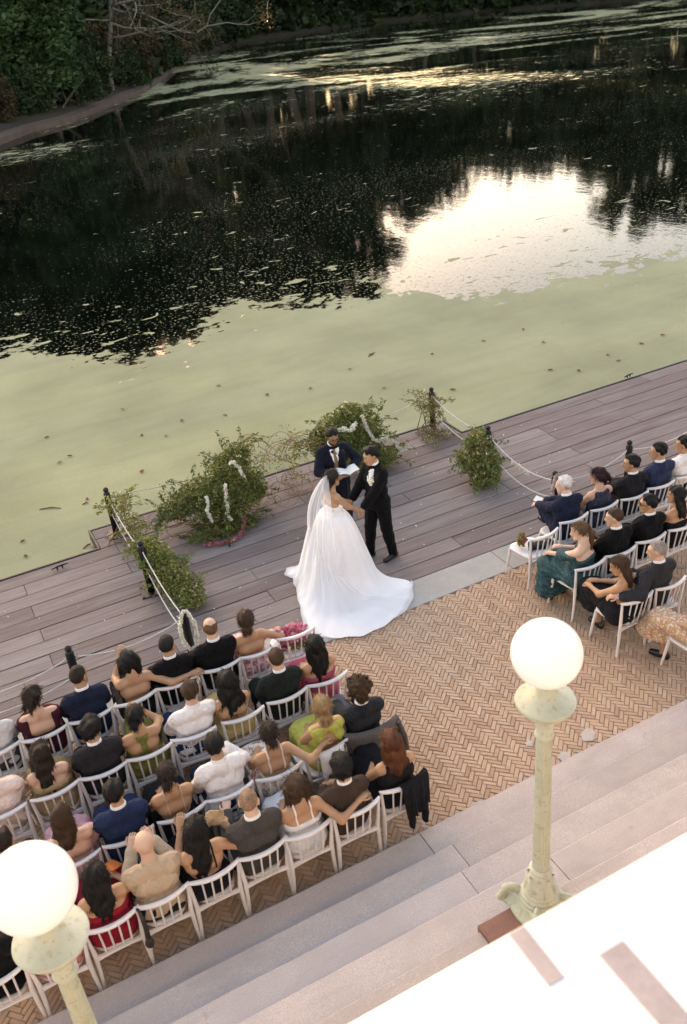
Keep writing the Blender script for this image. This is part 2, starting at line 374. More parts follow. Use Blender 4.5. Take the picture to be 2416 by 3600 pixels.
def floral(name, ground, spots, scale=16, cover=.5):
    key = ('floral', name)
    if key in _mc: return _mc[key]
    t = NT(name); v = t.coord(); c = ground
    for i, sp in enumerate(spots):
        d = t.noise(t.coord(rot=(i*1.1, i*.7, i)), scale*(1+.35*i), 3, .5, .6)
        c = t.mix(t.ramp(d, [(1-cover-.04, 0), (1-cover+.03, 1)]), c, sp)
    t.base(c); t.set(Roughness=.75); t.l.new(t.bump(t.noise(v, 200, 2), .2, .003), t.b.inputs['Normal']); _mc[key] = t.m; return t.m
EYE = None
def build_body(root, J, sp):
    """the whole figure, head and hands included, as one mesh"""
    global EYE
    if EYE is None: EYE = (plain('eye_white', (.7, .68, .66), .3, .03, 5, 0), plain('eye_dark', (.02, .014, .01), .2, .1, 5, 0), plain('lips', (.30, .10, .085), .4, .1, 20, 0))
    s = J['s']; fem = sp.get('fem', False); J['fem'] = fem; mb = MB()
    pr = torso_prims(J)+neck_prims(J)
    for sd in 'LR':
        pr += arm_prims(J, sd)
        pr += leg_prims(J, sd)+[(J['leg'+sd][2]-np.array([0, .03, .045]), J['leg'+sd][3], .036*s, .026*s)]
    if fem:
        T = J['che']; fw = np.array([-lateral(J)[1], lateral(J)[0], 0]); c = (T[0]+T[1])/2+fw*.06*s
        pr += [(c-lateral(J)*.075*s, c-lateral(J)*.075*s+fw*.02, .07*s, .055*s), (c+lateral(J)*.075*s, c+lateral(J)*.075*s+fw*.02, .07*s, .055*s)]
    lo, hi = bounds(pr, .03); V, F = surfnet(lambda P: union(P, pr, 0, .035), lo, hi, .021); mb.add(V, F)
    hy, hp = sp.get('head', (0, 0))[:2]; hr = sp['head'][2] if len(sp.get('head', ())) > 2 else 0
    base = math.atan2(lateral(J)[1], lateral(J)[0])
    M3 = rotz(base+hy) @ rotx(hp) @ roty(hr); hs = sp.get('hs', 1.04 if not fem else 1.0); c = J['hd']+M3 @ np.array([0, .012, 0])
    J['HM'] = M3; J['HC'] = c; J['HS'] = hs
    hp_ = head_prims(c, M3, hs, fem); nk = [(J['nb']+(J['nt']-J['nb'])*.30, c+M3 @ np.array([0, -.015, -.06])*hs, .055*s if not fem else .048*s, .052*s if not fem else .044*s)]
    lo, hi = bounds(hp_+nk, .02); V, F = surfnet(lambda P: union(P, hp_+nk, 0, .022), lo, hi, .0105); mb.add(V, F)
    g = lambda x, y, z: c+M3 @ (np.array([x, y, z])*hs)
    for sg in (-1, 1):
        mb.ball(g(sg*.030, .079, .008), np.array([.014, .008, .008])*hs, 8, 1, M3); mb.ball(g(sg*.030, .086, .008), np.array([.006, .004, .0065])*hs, 6, 2, M3)
        mb.tube([g(sg*.014, .092, .027), g(sg*.032, .091, .032), g(sg*.050, .080, .026)], [.003, .0045, .0025], 5, 4)
    mb.tube([g(-.024, .082, -.063), g(0, .092, -.061), g(.024, .082, -.063)], [.003, .0075, .003], 6, 3)
    for sd, sg in (('L', -1), ('R', 1)):
        cr = sp.get('curl', .55); cr = cr[0 if sd == 'L' else 1] if hasattr(cr, '__len__') else cr
        nm = sp.get('palm'+sd); hand_geo(mb, J['arm'+sd][1], J['arm'+sd][2], sg, cr, s, 0, normal=nm)
    hc = sp.get('hair', ('short', 'black'))[1]
    return mb.build('body', [skin_mat(sp.get('skin', 'tan')), EYE[0], EYE[1], EYE[2], hair_mat(hc if hc != 'buzz' else 'lightbrown')], root)

def build_hair(root, J, sp):
    kind, colr = sp.get('hair', ('short', 'black'))[:2]; c, M3, s = J['HC'], J['HM'], J['HS']; seed = sp.get('seed', 1); r = np.random.default_rng(seed+50)
    if kind == 'none': return
    g = lambda x, y, z: c+M3 @ (np.array([x, y, z])*s)
    cr = lambda t: [('E', g(0, -.014, .032), ((.074+t)*s, (.094+t)*s, (.088+t)*s), M3)]
    pr = []; off = 0.0; thick = {'short': .012, 'crop': .006, 'buzz': .0035, 'receding': .007, 'thick': .022}.get(kind, 0); line = (.9, .006); amp = .003; freq = 60; k = .02; h = .0095
    down = np.array([0, 0, -1.0]); lat = M3[:, 0]; bk = -unit(np.array([M3[0, 1], M3[1, 1], 0])); Tb = J['T']
    if kind == 'short': pr = cr(.013); amp = .006; freq = 85
    elif kind == 'crop': pr = cr(.006); amp = .002; line = (.85, .012)
    elif kind == 'buzz': pr = cr(.0035); amp = .0008; line = (.75, .02)
    elif kind == 'receding': pr = cr(.007); amp = .003
    elif kind == 'thick': pr = cr(.022)+[(g(-.03, .05, .10), g(.04, .045, .105), .03*s, .03*s)]; amp = .007; freq = 50
    elif kind == 'curly':
        pr = cr(.030)+[(g(0, -.05, -.03), g(0, -.06, -.05), .07*s, .06*s)]; amp = .009; freq = 95; k = .012
        for q in r.normal(size=(34, 3)): q = unit(q)*np.array([.10, .115, .105])+np.array([0, -.018, .04]); pr.append((g(*q), g(*q), .024*s, .024*s))
    elif kind == 'bob':
        pr = cr(.017); amp = .006
        for x in np.linspace(-.085, .085, 7): pr.append((g(x, -.055+abs(x)*.55, .02), g(x*1.15, -.055+abs(x)*.6, -.135+r.normal()*.008), .036*s, .024*s))
    elif kind in ('long', 'wavy', 'longside'):
        pr = cr(.014); L = sp.get('hairlen', .34); amp = .005 if kind == 'long' else .009; freq = 70 if kind == 'long' else 42
        for i, x in enumerate(np.linspace(-.075, .075, 7)):
            p0 = g(x, -.06+abs(x)*.5, .0); p1 = g(x*1.05, -.085+abs(x)*.55, -.10); dr = unit(down+bk*.10)
            wv = .018 if kind == 'wavy' else .005; le = L-.10+r.normal()*.03
            p2 = p1+dr*le*.5+lat*(r.normal()*wv)+bk*.02; p3 = p1+dr*le+lat*(r.normal()*wv-x*.35)+bk*.012
            if kind == 'longside': p2 = p2+lat*.02; p3 = p3+lat*.05
            pr += [(p0, p1, .035*s, .033*s), (p1, p2, .033*s, .03*s), (p2, p3, .03*s, .014*s)]
    elif kind == 'bun':
        pr = cr(.009)+[(g(-.012, -.115, -.03), g(.012, -.118, -.022), .036*s, .034*s), (g(0, -.07, -.06), g(0, -.11, -.03), .03*s, .03*s)]; amp = .004
    elif kind == 'lowbun':
        pr = cr(.012)+[(g(-.025, -.098, -.075), g(.025, -.098, -.075), .034*s, .034*s), (g(0, -.06, -.05), g(0, -.09, -.07), .045*s, .04*s)]; amp = .006
    elif kind == 'updo':
        pr = cr(.014)+[(g(-.02, -.10, .01), g(.025, -.105, .02), .045*s, .04*s), (g(0, -.08, -.05), g(.01, -.10, -.02), .04*s, .04*s)]+[(g(*q), g(*q), .02*s, .02*s) for q in r.normal(size=(7, 3))*np.array([.04, .02, .04])+np.array([0, -.115, 0])]; amp = .008
    elif kind == 'pony':
        pr = cr(.012); p = g(0, -.105, .02); q = p+down*.08+bk*.05; e = q+down*.26+lat*-.03
        pr += [(p, q, .03*s, .036*s), (q, e, .036*s, .016*s)]; x = g(-.07, .03, -.02); pr += [(x, x+down*.10, .02*s, .012*s)]; amp = .006
    ln = line
    def f(P):
        q = (P-c) @ M3/s
        d = union(P, pr, off, k); above = q[:, 2]-(q[:, 1]*ln[0]+ln[1]); above = np.where(q[:, 1] > .035, np.minimum(above, q[:, 2]-.055), above)
        if kind in ('short', 'crop', 'buzz', 'receding', 'thick'): d = d+(thick+.003)*(1-np.clip((above+.004*np.sin(90*q[:, 0])*np.sin(70*q[:, 1]+seed))/.042, 0, 1))
        st = amp*np.sin(freq*q[:, 0]+4*np.sin(11*q[:, 1]+seed)+3*np.sin(14*q[:, 2]))
        if kind in ('curly', 'updo', 'thick', 'bob'): st = st+amp*.8*np.sin(freq*q[:, 1]+3*np.sin(17*q[:, 0]))*np.sin(freq*.8*q[:, 2]+seed)
        d = d+st
        face = (q[:, 1]*ln[0]+ln[1]) - q[:, 2]                       # keep hair above a line from forehead to nape
        cut = np.where(q[:, 1] > .035, np.maximum(face, .062-q[:, 2]), face)
        if kind == 'receding': cut = np.maximum(cut, np.minimum(.055-np.abs(q[:, 0]), q[:, 2]-.058)+.0) if False else np.maximum(cut, np.where((np.hypot(q[:, 0], q[:, 1]+.02) < .066) & (q[:, 2] > .05), .01, -1))
        if kind not in ('short', 'crop', 'buzz', 'receding', 'thick'): cut = np.where(q[:, 1] < .012, -1, cut) if kind not in ('bun', 'lowbun', 'updo', 'pony') else np.where((q[:, 1] < -.03), -1, cut)
        return np.maximum(d, cut)
    lo, hi = bounds(pr, .03); V, F = surfnet(f, lo, hi, h); mb = MB().add(V, F)
    # loose strands lying over the mass and breaking its outline
    n_ = np.zeros_like(V); fn = np.cross(V[F[:, 1]]-V[F[:, 0]], V[F[:, 3]]-V[F[:, 0]])
    for q in range(4): np.add.at(n_, F[:, q], fn)
    n_ /= np.linalg.norm(n_, axis=1)[:, None]+1e-9; ns = {'buzz': 0, 'crop': 260, 'receding': 160, 'short': 420, 'thick': 520, 'curly': 700}.get(kind, 620)
    if ns:
        k_ = r.integers(0, len(V), ns); p = V[k_]; nn = n_[k_]; crown = c+M3 @ np.array([0, -.03, .13])*s; dn = p-crown; dn /= np.linalg.norm(dn, axis=1)[:, None]+1e-9; dn = dn*.8+np.array([0, 0, -.55])+r.normal(size=(ns, 3))*(.15 if kind != 'curly' else .9); dn -= nn*(dn*nn).sum(1)[:, None]; dn /= np.linalg.norm(dn, axis=1)[:, None]+1e-9
        L = r.uniform(.5, 1.2, (ns, 1))*{'crop': .016, 'receding': .016, 'short': .03, 'thick': .045, 'curly': .03}.get(kind, .075); w = np.cross(dn, nn)*r.uniform(.0016, .004, (ns, 1)); lift = r.uniform(.0008, .0035, (ns, 1))
        a_ = p+nn*.0005; b_ = p+dn*L*.55+nn*lift; e_ = p+dn*L+nn*lift*(.3 if kind != 'curly' else 2.2); VV = np.stack([a_-w, a_+w, b_+w, b_-w, e_+w*.2, e_-w*.2], 1).reshape(-1, 3); i_ = np.arange(ns)[:, None]*6; mb.add(VV, np.concatenate([i_+np.array([[0, 1, 2, 3]]), i_+np.array([[3, 2, 4, 5]])]))
    mb.build('hair', hair_mat(colr), root)

def shoes(root, J, col, heel=False):
    s = J['s']; m = plain('shoe_leather', col, .28, .15, 20, .05, 120, spec=.5)
    for sd in 'LR':
        h, k, a, t = J['leg'+sd]; low = np.array([0, .035, .05])
        if not J['seated'] or abs(a[2]-.1) < .03: ak = np.array([a[0], a[1]-.035, .04]); te = np.array([t[0], t[1], .034])
        else: dn = unit(a-k); ak = a+dn*.055-unit(t-a)*.02; te = t+dn*.01
        pr = [(ak, te, .042*s, .034*s), (ak*.4+te*.6, te, .042*s, .036*s), (ak, ak+(a-ak)*.5, .042*s, .044*s)]
        shell(root, 'shoe', pr, .002, .02, m, .014, pad=.02)
def suit(root, J, sp, col, shirt=(.78, .77, .76), tie=None, trousers=None, bow=None, h=.019, vest=None):
    seed = sp.get('seed', 1); s = J['s']; jm = cloth('suit_%d_%d_%d' % tuple(int(1000*x) for x in col), col); tm = cloth('trousers_%d_%d_%d' % tuple(int(1000*x) for x in (trousers or col)), trousers or col); sm = cloth('shirt_cotton', shirt, .05)
    tp = []
    for sd in 'LR': tp += leg_prims(J, sd)
    tp += [(J['pel'][0], J['pel'][1], J['pel'][2], J['pel'][2])]
    lowz = min(J['legL'][2][2], J['legR'][2][2])
    shell(root, 'trousers', tp, .016, .03, tm, h, wr=wrinkle(seed, .006, 22), pad=.03)
    jp = torso_prims(J)+[(J['nb']-np.array([0, 0, .02]), J['nb']*.5+J['nt']*.5, .066*s, .060*s)]
    for sd in 'LR': jp += arm_prims(J, sd, .93, .054, .046, .038)
    hem = -.05 if J['seated'] else -.26
    if not J['seated']: P0 = J['pel']; jp += [(P0[0]-np.array([0, 0, .12]), P0[1]-np.array([0, 0, .12]), P0[2]*1.02, P0[2]*1.02)]
    nbz = J['nb']; up = unit(J['nt']-J['nb'])
    def kp(P, u, tx, ty):
        d = np.maximum(hem-u, -1); d = np.maximum(d*.4, ((P-(nbz+up*.062*s)) @ up)); return d
    shell(root, 'jacket', jp, .016, .022, jm, h, keep=kp, wr=wrinkle(seed+9, .0055, 24), J=J)
    r = .058*s if not sp.get('fem') else .05*s
    fw = np.array([-lateral(J)[1], lateral(J)[0], 0])
    cp = [(nbz+up*.0*s, nbz+up*.10*s, r*1.1, r*1.0)]
    shell(root, 'shirt_collar', cp, .010, .02, sm, .0115, keep=lambda P, u, tx, ty: np.maximum((P-(nbz+up*.090*s)) @ up, -((P-(nbz+up*.045*s)) @ up)), J=J, pad=.03)
    if sp.get('front', True):
        fp = torso_prims(J)
        shell(root, 'shirt_front', fp, .0265, .022, sm, .0125, keep=lambda P, u, tx, ty: np.maximum(np.maximum((np.abs(tx)-.075*s*np.clip((u-.42)/.6, 0, 1))*.8, .045-ty), np.maximum((.42-u)*.4, (u-1.12)*.4)), J=J)
        if tie is not None: shell(root, 'tie', fp, .032, .022, cloth('tie_silk', tie, .12, .5), .011, keep=lambda P, u, tx, ty: np.maximum(np.maximum((np.abs(tx)-(.030-.012*np.clip((u-.6)/.4, 0, 1))*s), .045-ty), np.maximum((.43-u)*.4, (u-1.10)*.4)), J=J)
    for sd in 'LR':
        S, E, Wr = J['arm'+sd]; d = unit(Wr-E)
        if sp.get('cuffs'): MB().tube([Wr-d*.03*s, Wr+d*.012*s], [.042*s, .038*s], 12).build('shirt_cuff', sm, root)
    shoes(root, J, (.012, .011, .012))
def shirtsleeves(root, J, sp, col, trousers=(.03, .03, .035), h=.019, name='shirt', sleeve=.95, collar=True):
    seed = sp.get('seed', 1); s = J['s']; sm = cloth(name+'_%d_%d_%d' % tuple(int(1000*x) for x in col), col, .06); tm = cloth('trousers_%d_%d_%d' % tuple(int(1000*x) for x in trousers), trousers)
    tp = []
    for sd in 'LR': tp += leg_prims(J, sd)
    tp += [(J['pel'][0], J['pel'][1], J['pel'][2], J['pel'][2])]
    shell(root, 'trousers', tp, .014, .03, tm, h, wr=wrinkle(seed, .006, 22), pad=.03)
    jp = torso_prims(J)+[(J['nb']-np.array([0, 0, .02]), J['nb']*.5+J['nt']*.5, .066*s, .060*s)]
    for sd in 'LR': jp += arm_prims(J, sd, sleeve, .054, .046, .034)
    nbz = J['nb']; up = unit(J['nt']-J['nb'])
    shell(root, name, jp, .013, .022, sm, h, keep=lambda P, u, tx, ty: np.maximum((-.10-u)*.4, ((P-(nbz+up*.04*s)) @ up)), wr=wrinkle(seed+9, .008, 24), J=J)
    if collar: shell(root, 'shirt_collar', [(nbz, nbz+up*.10*s, .064*s, .058*s)], .011, .02, sm, .0115, keep=lambda P, u, tx, ty: np.maximum((P-(nbz+up*.075*s)) @ up, -((P-(nbz-up*.02)) @ up)), J=J, pad=.03)
    shoes(root, J, (.02, .016, .014))
BACKS = {
    'strapless': lambda P, u, tx, ty: (u-np.where(ty > 0, .84, .74))*.4,
    'low': lambda P, u, tx, ty: (u-np.where(ty > 0, .86, .36+.5*np.abs(tx)))*.4,
    'vee': lambda P, u, tx, ty: (u-np.where(ty > 0, .95, np.minimum(.42+5.2*np.abs(tx), 1.06)))*.35,
    'square': lambda P, u, tx, ty: np.maximum((u-1.06)*.4, np.where(ty < .02, np.minimum(.115-np.abs(tx), (u-.50)*.4), np.minimum(.09-np.abs(tx), (u-.85)*.4))),
    'halter': lambda P, u, tx, ty: np.maximum((u-1.12)*.4, np.where(ty < .0, np.minimum(.105*np.clip((1.02-u)/.5, 0, 1)-np.abs(tx), (u-.22)*.4), -1)),
    'racer': lambda P, u, tx, ty: np.maximum((u-1.1)*.4, np.where(ty < .02, np.where(u > .42, np.abs(tx)-.035-.04*np.clip((.62-u)*5, 0, 1)-.03*np.clip((u-.85)*5, 0, 1), -1), np.where(u > .8, np.abs(tx)-.10, -1))),
    'full': lambda P, u, tx, ty: (u-1.1)*.4,
    'tank': lambda P, u, tx, ty: np.maximum((u-1.10)*.4, np.where(u > .85, np.abs(tx)-.125, -1)),
}
def dress(root, J, sp, mat, back='strapless', length=.18, straps=None, sleeve=0.0, puff=0.0, flare=1.0, h=.019, jmat=None):
    seed = sp.get('seed', 1); s = J['s']; T = J['T']; lat = lateral(J); fw = np.array([-lat[1], lat[0], 0])
    bp = torso_prims(J)
    c = (J['che'][0]+J['che'][1])/2+fw*.06*s
    bp += [(c-lat*.075*s, c-lat*.075*s+fw*.02, .07*s, .055*s), (c+lat*.075*s, c+lat*.075*s+fw*.02, .07*s, .055*s)]
    if sleeve > 0:
        for sd in 'LR': bp += arm_prims(J, sd, sleeve, .056+puff, .046+puff*.6, .034)
    shell(root, 'bodice', bp, .013, .035, jmat or mat, h, keep=lambda P, u, tx, ty: np.maximum(BACKS[back](P, u, tx, ty), (-.12-u)*.4), wr=wrinkle(seed+3, .003, 26), J=J)
    kL, kR = J['legL'][1], J['legR'][1]; hL, hR = J['legL'][0], J['legR'][0]; aL, aR = J['legL'][2], J['legR'][2]; sk = []
    for f in (0, .33, .66, 1):
        hh = hL+(hR-hL)*f; kk = kL+(kR-kL)*f; aa = aL+(aR-aL)*f; lo = kk+(aa-kk)*min(1, max(.05, (kk[2]-length)/max(.05, kk[2]-aa[2])))
        sk += [(hh, kk, .098*s, .07*s), (kk, lo, .068*s, (.07+.03*flare)*s)]
    sk += [(J['pel'][0], J['pel'][1], J['pel'][2], J['pel'][2])]
    kz = length
    shell(root, 'skirt', sk, .012+.012*flare, .04, mat, h*1.05, keep=lambda P, u, tx, ty: np.maximum(kz-P[:, 2], (u-.42)*.4), wr=wrinkle(seed+5, .009*flare, 24), J=J, pad=.06)
    if straps is not None:
        tp_ = torso_prims(J)[2:]+neck_prims(J)
        for sg in (-1, 1): shell(root, 'strap', tp_, .010, .035, cloth('strap_cloth', straps, .05), .0105, keep=lambda P, u, tx, ty, sg=sg: np.maximum(np.maximum(np.abs(tx-sg*.078*s)-.008, (.5-u)*.4), (u-1.25)*.4), J=J, pad=.02)
    if sp.get('sandal', True): shoes(root, J, sp.get('shoe', (.03, .02, .02)))
def glasses(root, J, dark=True):
    c, M3, s = J['HC'], J['HM'], J['HS']; g = lambda x, y, z: c+M3 @ (np.array([x, y, z])*s); m = plain('glasses_frame', (.01, .01, .011), .25, .1, 10, 0); mb = MB()
    for sg in (-1, 1):
        mb.ball(g(sg*.032, .096, .006), np.array([.026, .005, .019])*s if dark else np.array([.001, .001, .001]), 10, 0, M3)
        a = np.linspace(0, 2*np.pi, 13); mb.tube([g(sg*.032+.025*math.cos(t), .097, .006+.018*math.sin(t)) for t in a], .002, 4)
        mb.tube([g(sg*.057, .094, .01), g(sg*.078, .03, .012), g(sg*.08, -.01, .008)], .0026, 5)
    mb.tube([g(-.008, .10, .01), g(.008, .10, .01)], .002, 4); mb.build('sunglasses' if dark else 'glasses', m, root)
def start_person(label, x, y, yaw=0.0, group='seated wedding guests'):
    return thing('person', label, 'person', (x, y, 0), yaw, group)
# ------------------------------------------------------------------ the setting
WZ = -0.45
def interp_curve(t, xsock, pts, x0, x1, y0, y1):
    n = t.node('ShaderNodeFloatCurve'); c = n.mapping.curves[0]
    for i, (x, y) in enumerate(pts):
        u, v = (x-x0)/(x1-x0), (y-y0)/(y1-y0)
        if i < 2: c.points[i].location = (u, v)
        else: c.points.new(u, v)
    n.mapping.update(); u = t.math('DIVIDE', t.math('SUBTRACT', xsock, x0), x1-x0, clamp=True); t.l.new(u, n.inputs['Value'])
    return t.math('ADD', t.math('MULTIPLY', n.outputs[0], y1-y0), y0)
def water_material():
    t = NT('lake_water_duckweed'); g = t.node('ShaderNodeNewGeometry').outputs['Position']; sep = t.node('ShaderNodeSeparateXYZ'); t.l.new(g, sep.inputs[0]); X, Y = sep.outputs[0], sep.outputs[1]
    v = t.coord(src='World'); vf = t.coord((.75, 1.25, 1), 'World', (0, 0, .45))
    yb = interp_curve(t, X, [(-30, 26.5), (60, 22), (1.5, 24.6), (3.4, 23.2), (4.4, 21.9), (6, 22.0), (7, 23.4), (8.8, 23.7), (10.3, 22.4), (12, 22.3), (13.6, 19.6), (15.7, 19.3), (18, 19.0), (20.2, 19.1), (30, 20)], -30, 60, 10, 40)
    nz = t.math('SUBTRACT', t.noise(v, .55, 6, .62, .4), .5); n2 = t.math('SUBTRACT', t.noise(v, 2.6, 5, .65), .5)
    d = t.math('ADD', t.math('ADD', t.math('SUBTRACT', Y, yb), t.math('MULTIPLY', nz, 6.0)), t.math('MULTIPLY', n2, 3.4))
    solid = t.ramp(t.math('MULTIPLY_ADD', d, -.5, .5), [(.44, 0), (.54, 1)])
    hole = t.math('GREATER_THAN', t.math('ADD', t.noise(vf, 2.1, 5, .6, .5), t.math('MULTIPLY', d, .05)), .61); solid = t.math('MULTIPLY', solid, t.math('SUBTRACT', 1.0, hole))
    # loose rafts and flecks, dense just beyond the mat and thinning out over the open water
    near = t.math('SUBTRACT', 1.0, t.math('DIVIDE', d, 9.0, clamp=True), clamp=True)
    dens = t.math('MULTIPLY', t.noise(vf, .045, 4, .6, .8), 1.0)
    far = t.math('MULTIPLY', t.ramp(t.math('DIVIDE', Y, 200.0), [(.25, 0), (.42, 1), (.62, 1), (.75, .3)]), t.ramp(t.noise(t.coord((.8, .9, 1), 'World', (0, 0, .5)), .030, 6, .62, 2.6), [(.46, 0), (.60, 1)]))
    thr = t.math('SUBTRACT', t.math('SUBTRACT', t.math('SUBTRACT', .700, t.math('MULTIPLY', near, .085)), t.math('MULTIPLY', t.math('SUBTRACT', dens, .5), .22)), t.math('MULTIPLY', far, .34))
    r1 = t.math('GREATER_THAN', t.noise(vf, 1.7, 4, .55, .6), thr)
    thr2 = t.math('SUBTRACT', t.math('SUBTRACT', t.math('SUBTRACT', .688, t.math('MULTIPLY', near, .055)), t.math('MULTIPLY', t.math('SUBTRACT', dens, .5), .30)), t.math('MULTIPLY', far, .22))
    r2 = t.math('MULTIPLY', t.math('GREATER_THAN', t.noise(v, 11.0, 2, .5), thr2), .85)
    mask = t.math('MAXIMUM', t.math('MAXIMUM', solid, r1), r2, clamp=True)
    # colour of the weed itself: grey green with yellower drifts
    yel = t.ramp(t.noise(t.coord((.35, 1, 1), 'World', (0, 0, -.35)), .22, 3, .5), [(.50, 0), (.72, 1)])
    wc = t.mix(t.math('MULTIPLY', yel, .6), (.29, .293, .178), (.42, .385, .15)); fine = t.noise(v, 38, 4, .7); wc = t.mix(t.ramp(fine, [(.32, 0), (.7, 1)]), (.235, .24, .145), wc); st_ = t.noise(t.coord((.28, 1.6, 1), 'World', (0, 0, -.33)), .9, 6, .68, .5); wc = t.mix(1.0, wc, t.ramp(st_, [(.28, .90), (.5, 1.0), (.74, 1.08)]), 'MULTIPLY'); wc = t.mix(t.ramp(t.noise(v, 4.5, 5, .75), [(.66, 0), (.74, .55)]), wc, (.14, .14, .085))
    w2 = t.ramp(t.noise(v, .35, 5, .6), [(.3, .82), (.7, 1.12)]); wc = t.mix(1.0, wc, w2, 'MULTIPLY')
    weed = t.node('ShaderNodeBsdfPrincipled'); t.l.new(wc, weed.inputs['Base Color']); weed.inputs['Roughness'].default_value = .8; weed.inputs['Specular IOR Level'].default_value = .15
    t.l.new(t.bump(fine, .3, .01), weed.inputs['Normal'])
    t.base((.0012, .0022, .0016)); t.set(Roughness=.035, IOR=1.333); t.b.inputs['Specular IOR Level'].default_value = .25
    rip = t.math('ADD', t.noise(t.coord((1, .45, 1), 'World', (0, 0, -.4)), 1.1, 3, .5), t.math('MULTIPLY', t.noise(v, 5.5, 2), .25))
    t.l.new(t.bump(rip, .10, .05), t.b.inputs['Normal'])
    mx = t.node('ShaderNodeMixShader'); t.l.new(mask, mx.inputs[0]); t.l.new(t.b.outputs[0], mx.inputs[1]); t.l.new(weed.outputs[0], mx.inputs[2]); t.l.new(mx.outputs[0], t.out.inputs[0])
    return t.m
MB().add([(-600, 8.6, WZ), (600, 8.6, WZ), (600, 500, WZ), (-600, 500, WZ)], [(0, 1, 2, 3)]).build('lake_water', water_material(), kind='structure', smooth=False)
soil = plain('bank_soil', (.10, .085, .06), .95, .3, 1.5, .5, 12, src='Object')
MB().add([(-600, -600, -.12), (600, -600, -.12), (600, 8.9, -.12), (-600, 8.9, -.12)], [(0, 1, 2, 3)]).build('ground', soil, kind='structure', smooth=False)
MB().box((-40, 8.55, -1.2), (60, 8.93, -.13)).build('quay_wall', plain('quay_stone', (.16, .15, .13), .9, .3, 3, .4, 40), kind='structure', smooth=False)

# far and left banks of the lake
SH = np.array([(-220, 44), (-60, 50), (-15, 59), (4, 68.5), (9, 71.4), (12.3, 76.5), (15.9, 79.5), (21.6, 88.5), (27, 97), (33, 110), (46, 140), (68, 172), (100, 186), (122, 172), (132, 150), (138, 125), (150, 95), (170, 50), (190, -20)], float)
def shore(k, z, noise=0.0):
    P = SH.copy(); t = np.gradient(P, axis=0); n = np.stack([-t[:, 1], t[:, 0]], 1); n /= np.linalg.norm(n, axis=1)[:, None]
    for _ in range(3 if k > 8 else 0): n[1:-1] = (n[:-2]+n[1:-1]*2+n[2:])/4
    Q = P+n*k; fine = []
    for i in range(len(Q)-1):
        for u in np.linspace(0, 1, 8, endpoint=False): fine.append(Q[i]*(1-u)+Q[i+1]*u)
    fine = np.array(fine+[Q[-1]]); zz = z+noise*np.sin(np.arange(len(fine))*.7)*np.cos(np.arange(len(fine))*.31)
    return np.column_stack([fine, zz])
rings = [shore(-.4, -1.0), shore(.9, WZ+.55), shore(6, 1.1, .3), shore(25, 5.0, .8), shore(60, 9, 2), shore(200, 16, 3)]
MB().grid(np.stack(rings)).build('lake_bank', plain('bank_leaf_litter', (.028, .022, .015), .95, .4, .6, .6, 6), kind='structure')
MB().grid(np.stack([q_[8:82] for q_ in (shore(-.15, -1.0), shore(-.15, WZ+.42), shore(.75, WZ+.55), shore(.8, WZ+.30))])).build('bank_edging', plain('edging_stone', (.085, .055, .045), .85, .3, 1.2, .4, 15), kind='structure', smooth=False)

# ------------------------------------------------------------------ trees
def leaf_material(name, c0, c1, c2):
    t = NT(name); r = t.node('ShaderNodeNewGeometry').outputs['Random Per Island']; oi = t.node('ShaderNodeObjectInfo').outputs['Random']
    c = t.ramp(r, [(0, c0), (.55, c1), (1, c2)]); c = t.mix(1.0, c, t.ramp(oi, [(0, .75), (1, 1.15)]), 'MULTIPLY'); t.base(c); t.set(Roughness=.6); t.b.inputs['Specular IOR Level'].default_value = .25
    tr = t.node('ShaderNodeBsdfTranslucent'); t.l.new(c, tr.inputs[0]); mx = t.node('ShaderNodeMixShader'); mx.inputs[0].default_value = .25
    t.l.new(t.b.outputs[0], mx.inputs[1]); t.l.new(tr.outputs[0], mx.inputs[2]); t.l.new(mx.outputs[0], t.out.inputs[0]); return t.m
def leaves(P, L, r, width=.45, droop=0.0, dirs=None):
    n = len(P); L = L*r.uniform(.65, 1.35, n); d = r.normal(size=(n, 3)); d[:, 2] = d[:, 2]*.6-droop
    if dirs is not None: d = d*.7+dirs
    d /= np.linalg.norm(d, axis=1)[:, None]; w = np.cross(d, r.normal(size=(n, 3))); w /= np.linalg.norm(w, axis=1)[:, None]; nn = np.cross(d, w)
    h = (L/2)[:, None]; V = np.stack([P-d*h, P+w*h*width*1.0+nn*h*.15-d*h*.1, P+d*h-nn*h*.2, P-w*h*width+nn*h*.15-d*h*.1], 1).reshape(-1, 3)
    return V, np.arange(4*n).reshape(-1, 4)
def crown_points(n, r, clumps, spread):
    """points gathered round clump centres: uneven outline, gaps between clumps"""
    c = clumps[r.integers(0, len(clumps), n)]; q = r.normal(size=(n, 3)); q /= np.linalg.norm(q, axis=1)[:, None]; q *= (r.uniform(0, 1, n)**.45)[:, None]*c[:, 3:4]*spread
    return c[:, :3]+q
def limb(mb, p, d, L, r0, rnd, depth, ends, bend=.25, n=5):
    pts = [np.array(p)]; d = unit(d)
    for i in range(n): d = unit(d+rnd.normal(size=3)*bend*.4+np.array([0, 0, .05])); pts.append(pts[-1]+d*L/n)
    mb.tube(pts, np.linspace(r0, r0*.45, n+1), 6, cap=False); ends.append(pts[-1]); ends.append(pts[-2])
    if depth > 0:
        for k in range(rnd.integers(2, 4)):
            j = rnd.integers(2, n+1); dd = unit(d+rnd.normal(size=3)*.75); limb(mb, pts[j], dd, L*rnd.uniform(.5, .75), r0*.5, rnd, depth-1, ends, bend, n)
bark = plain('bark', (.085, .068, .052), .9, .3, 4, .6, 25)
bark_pale = plain('bark_pale', (.15, .13, .11), .85, .25, 5, .4, 30)
TREE = {}
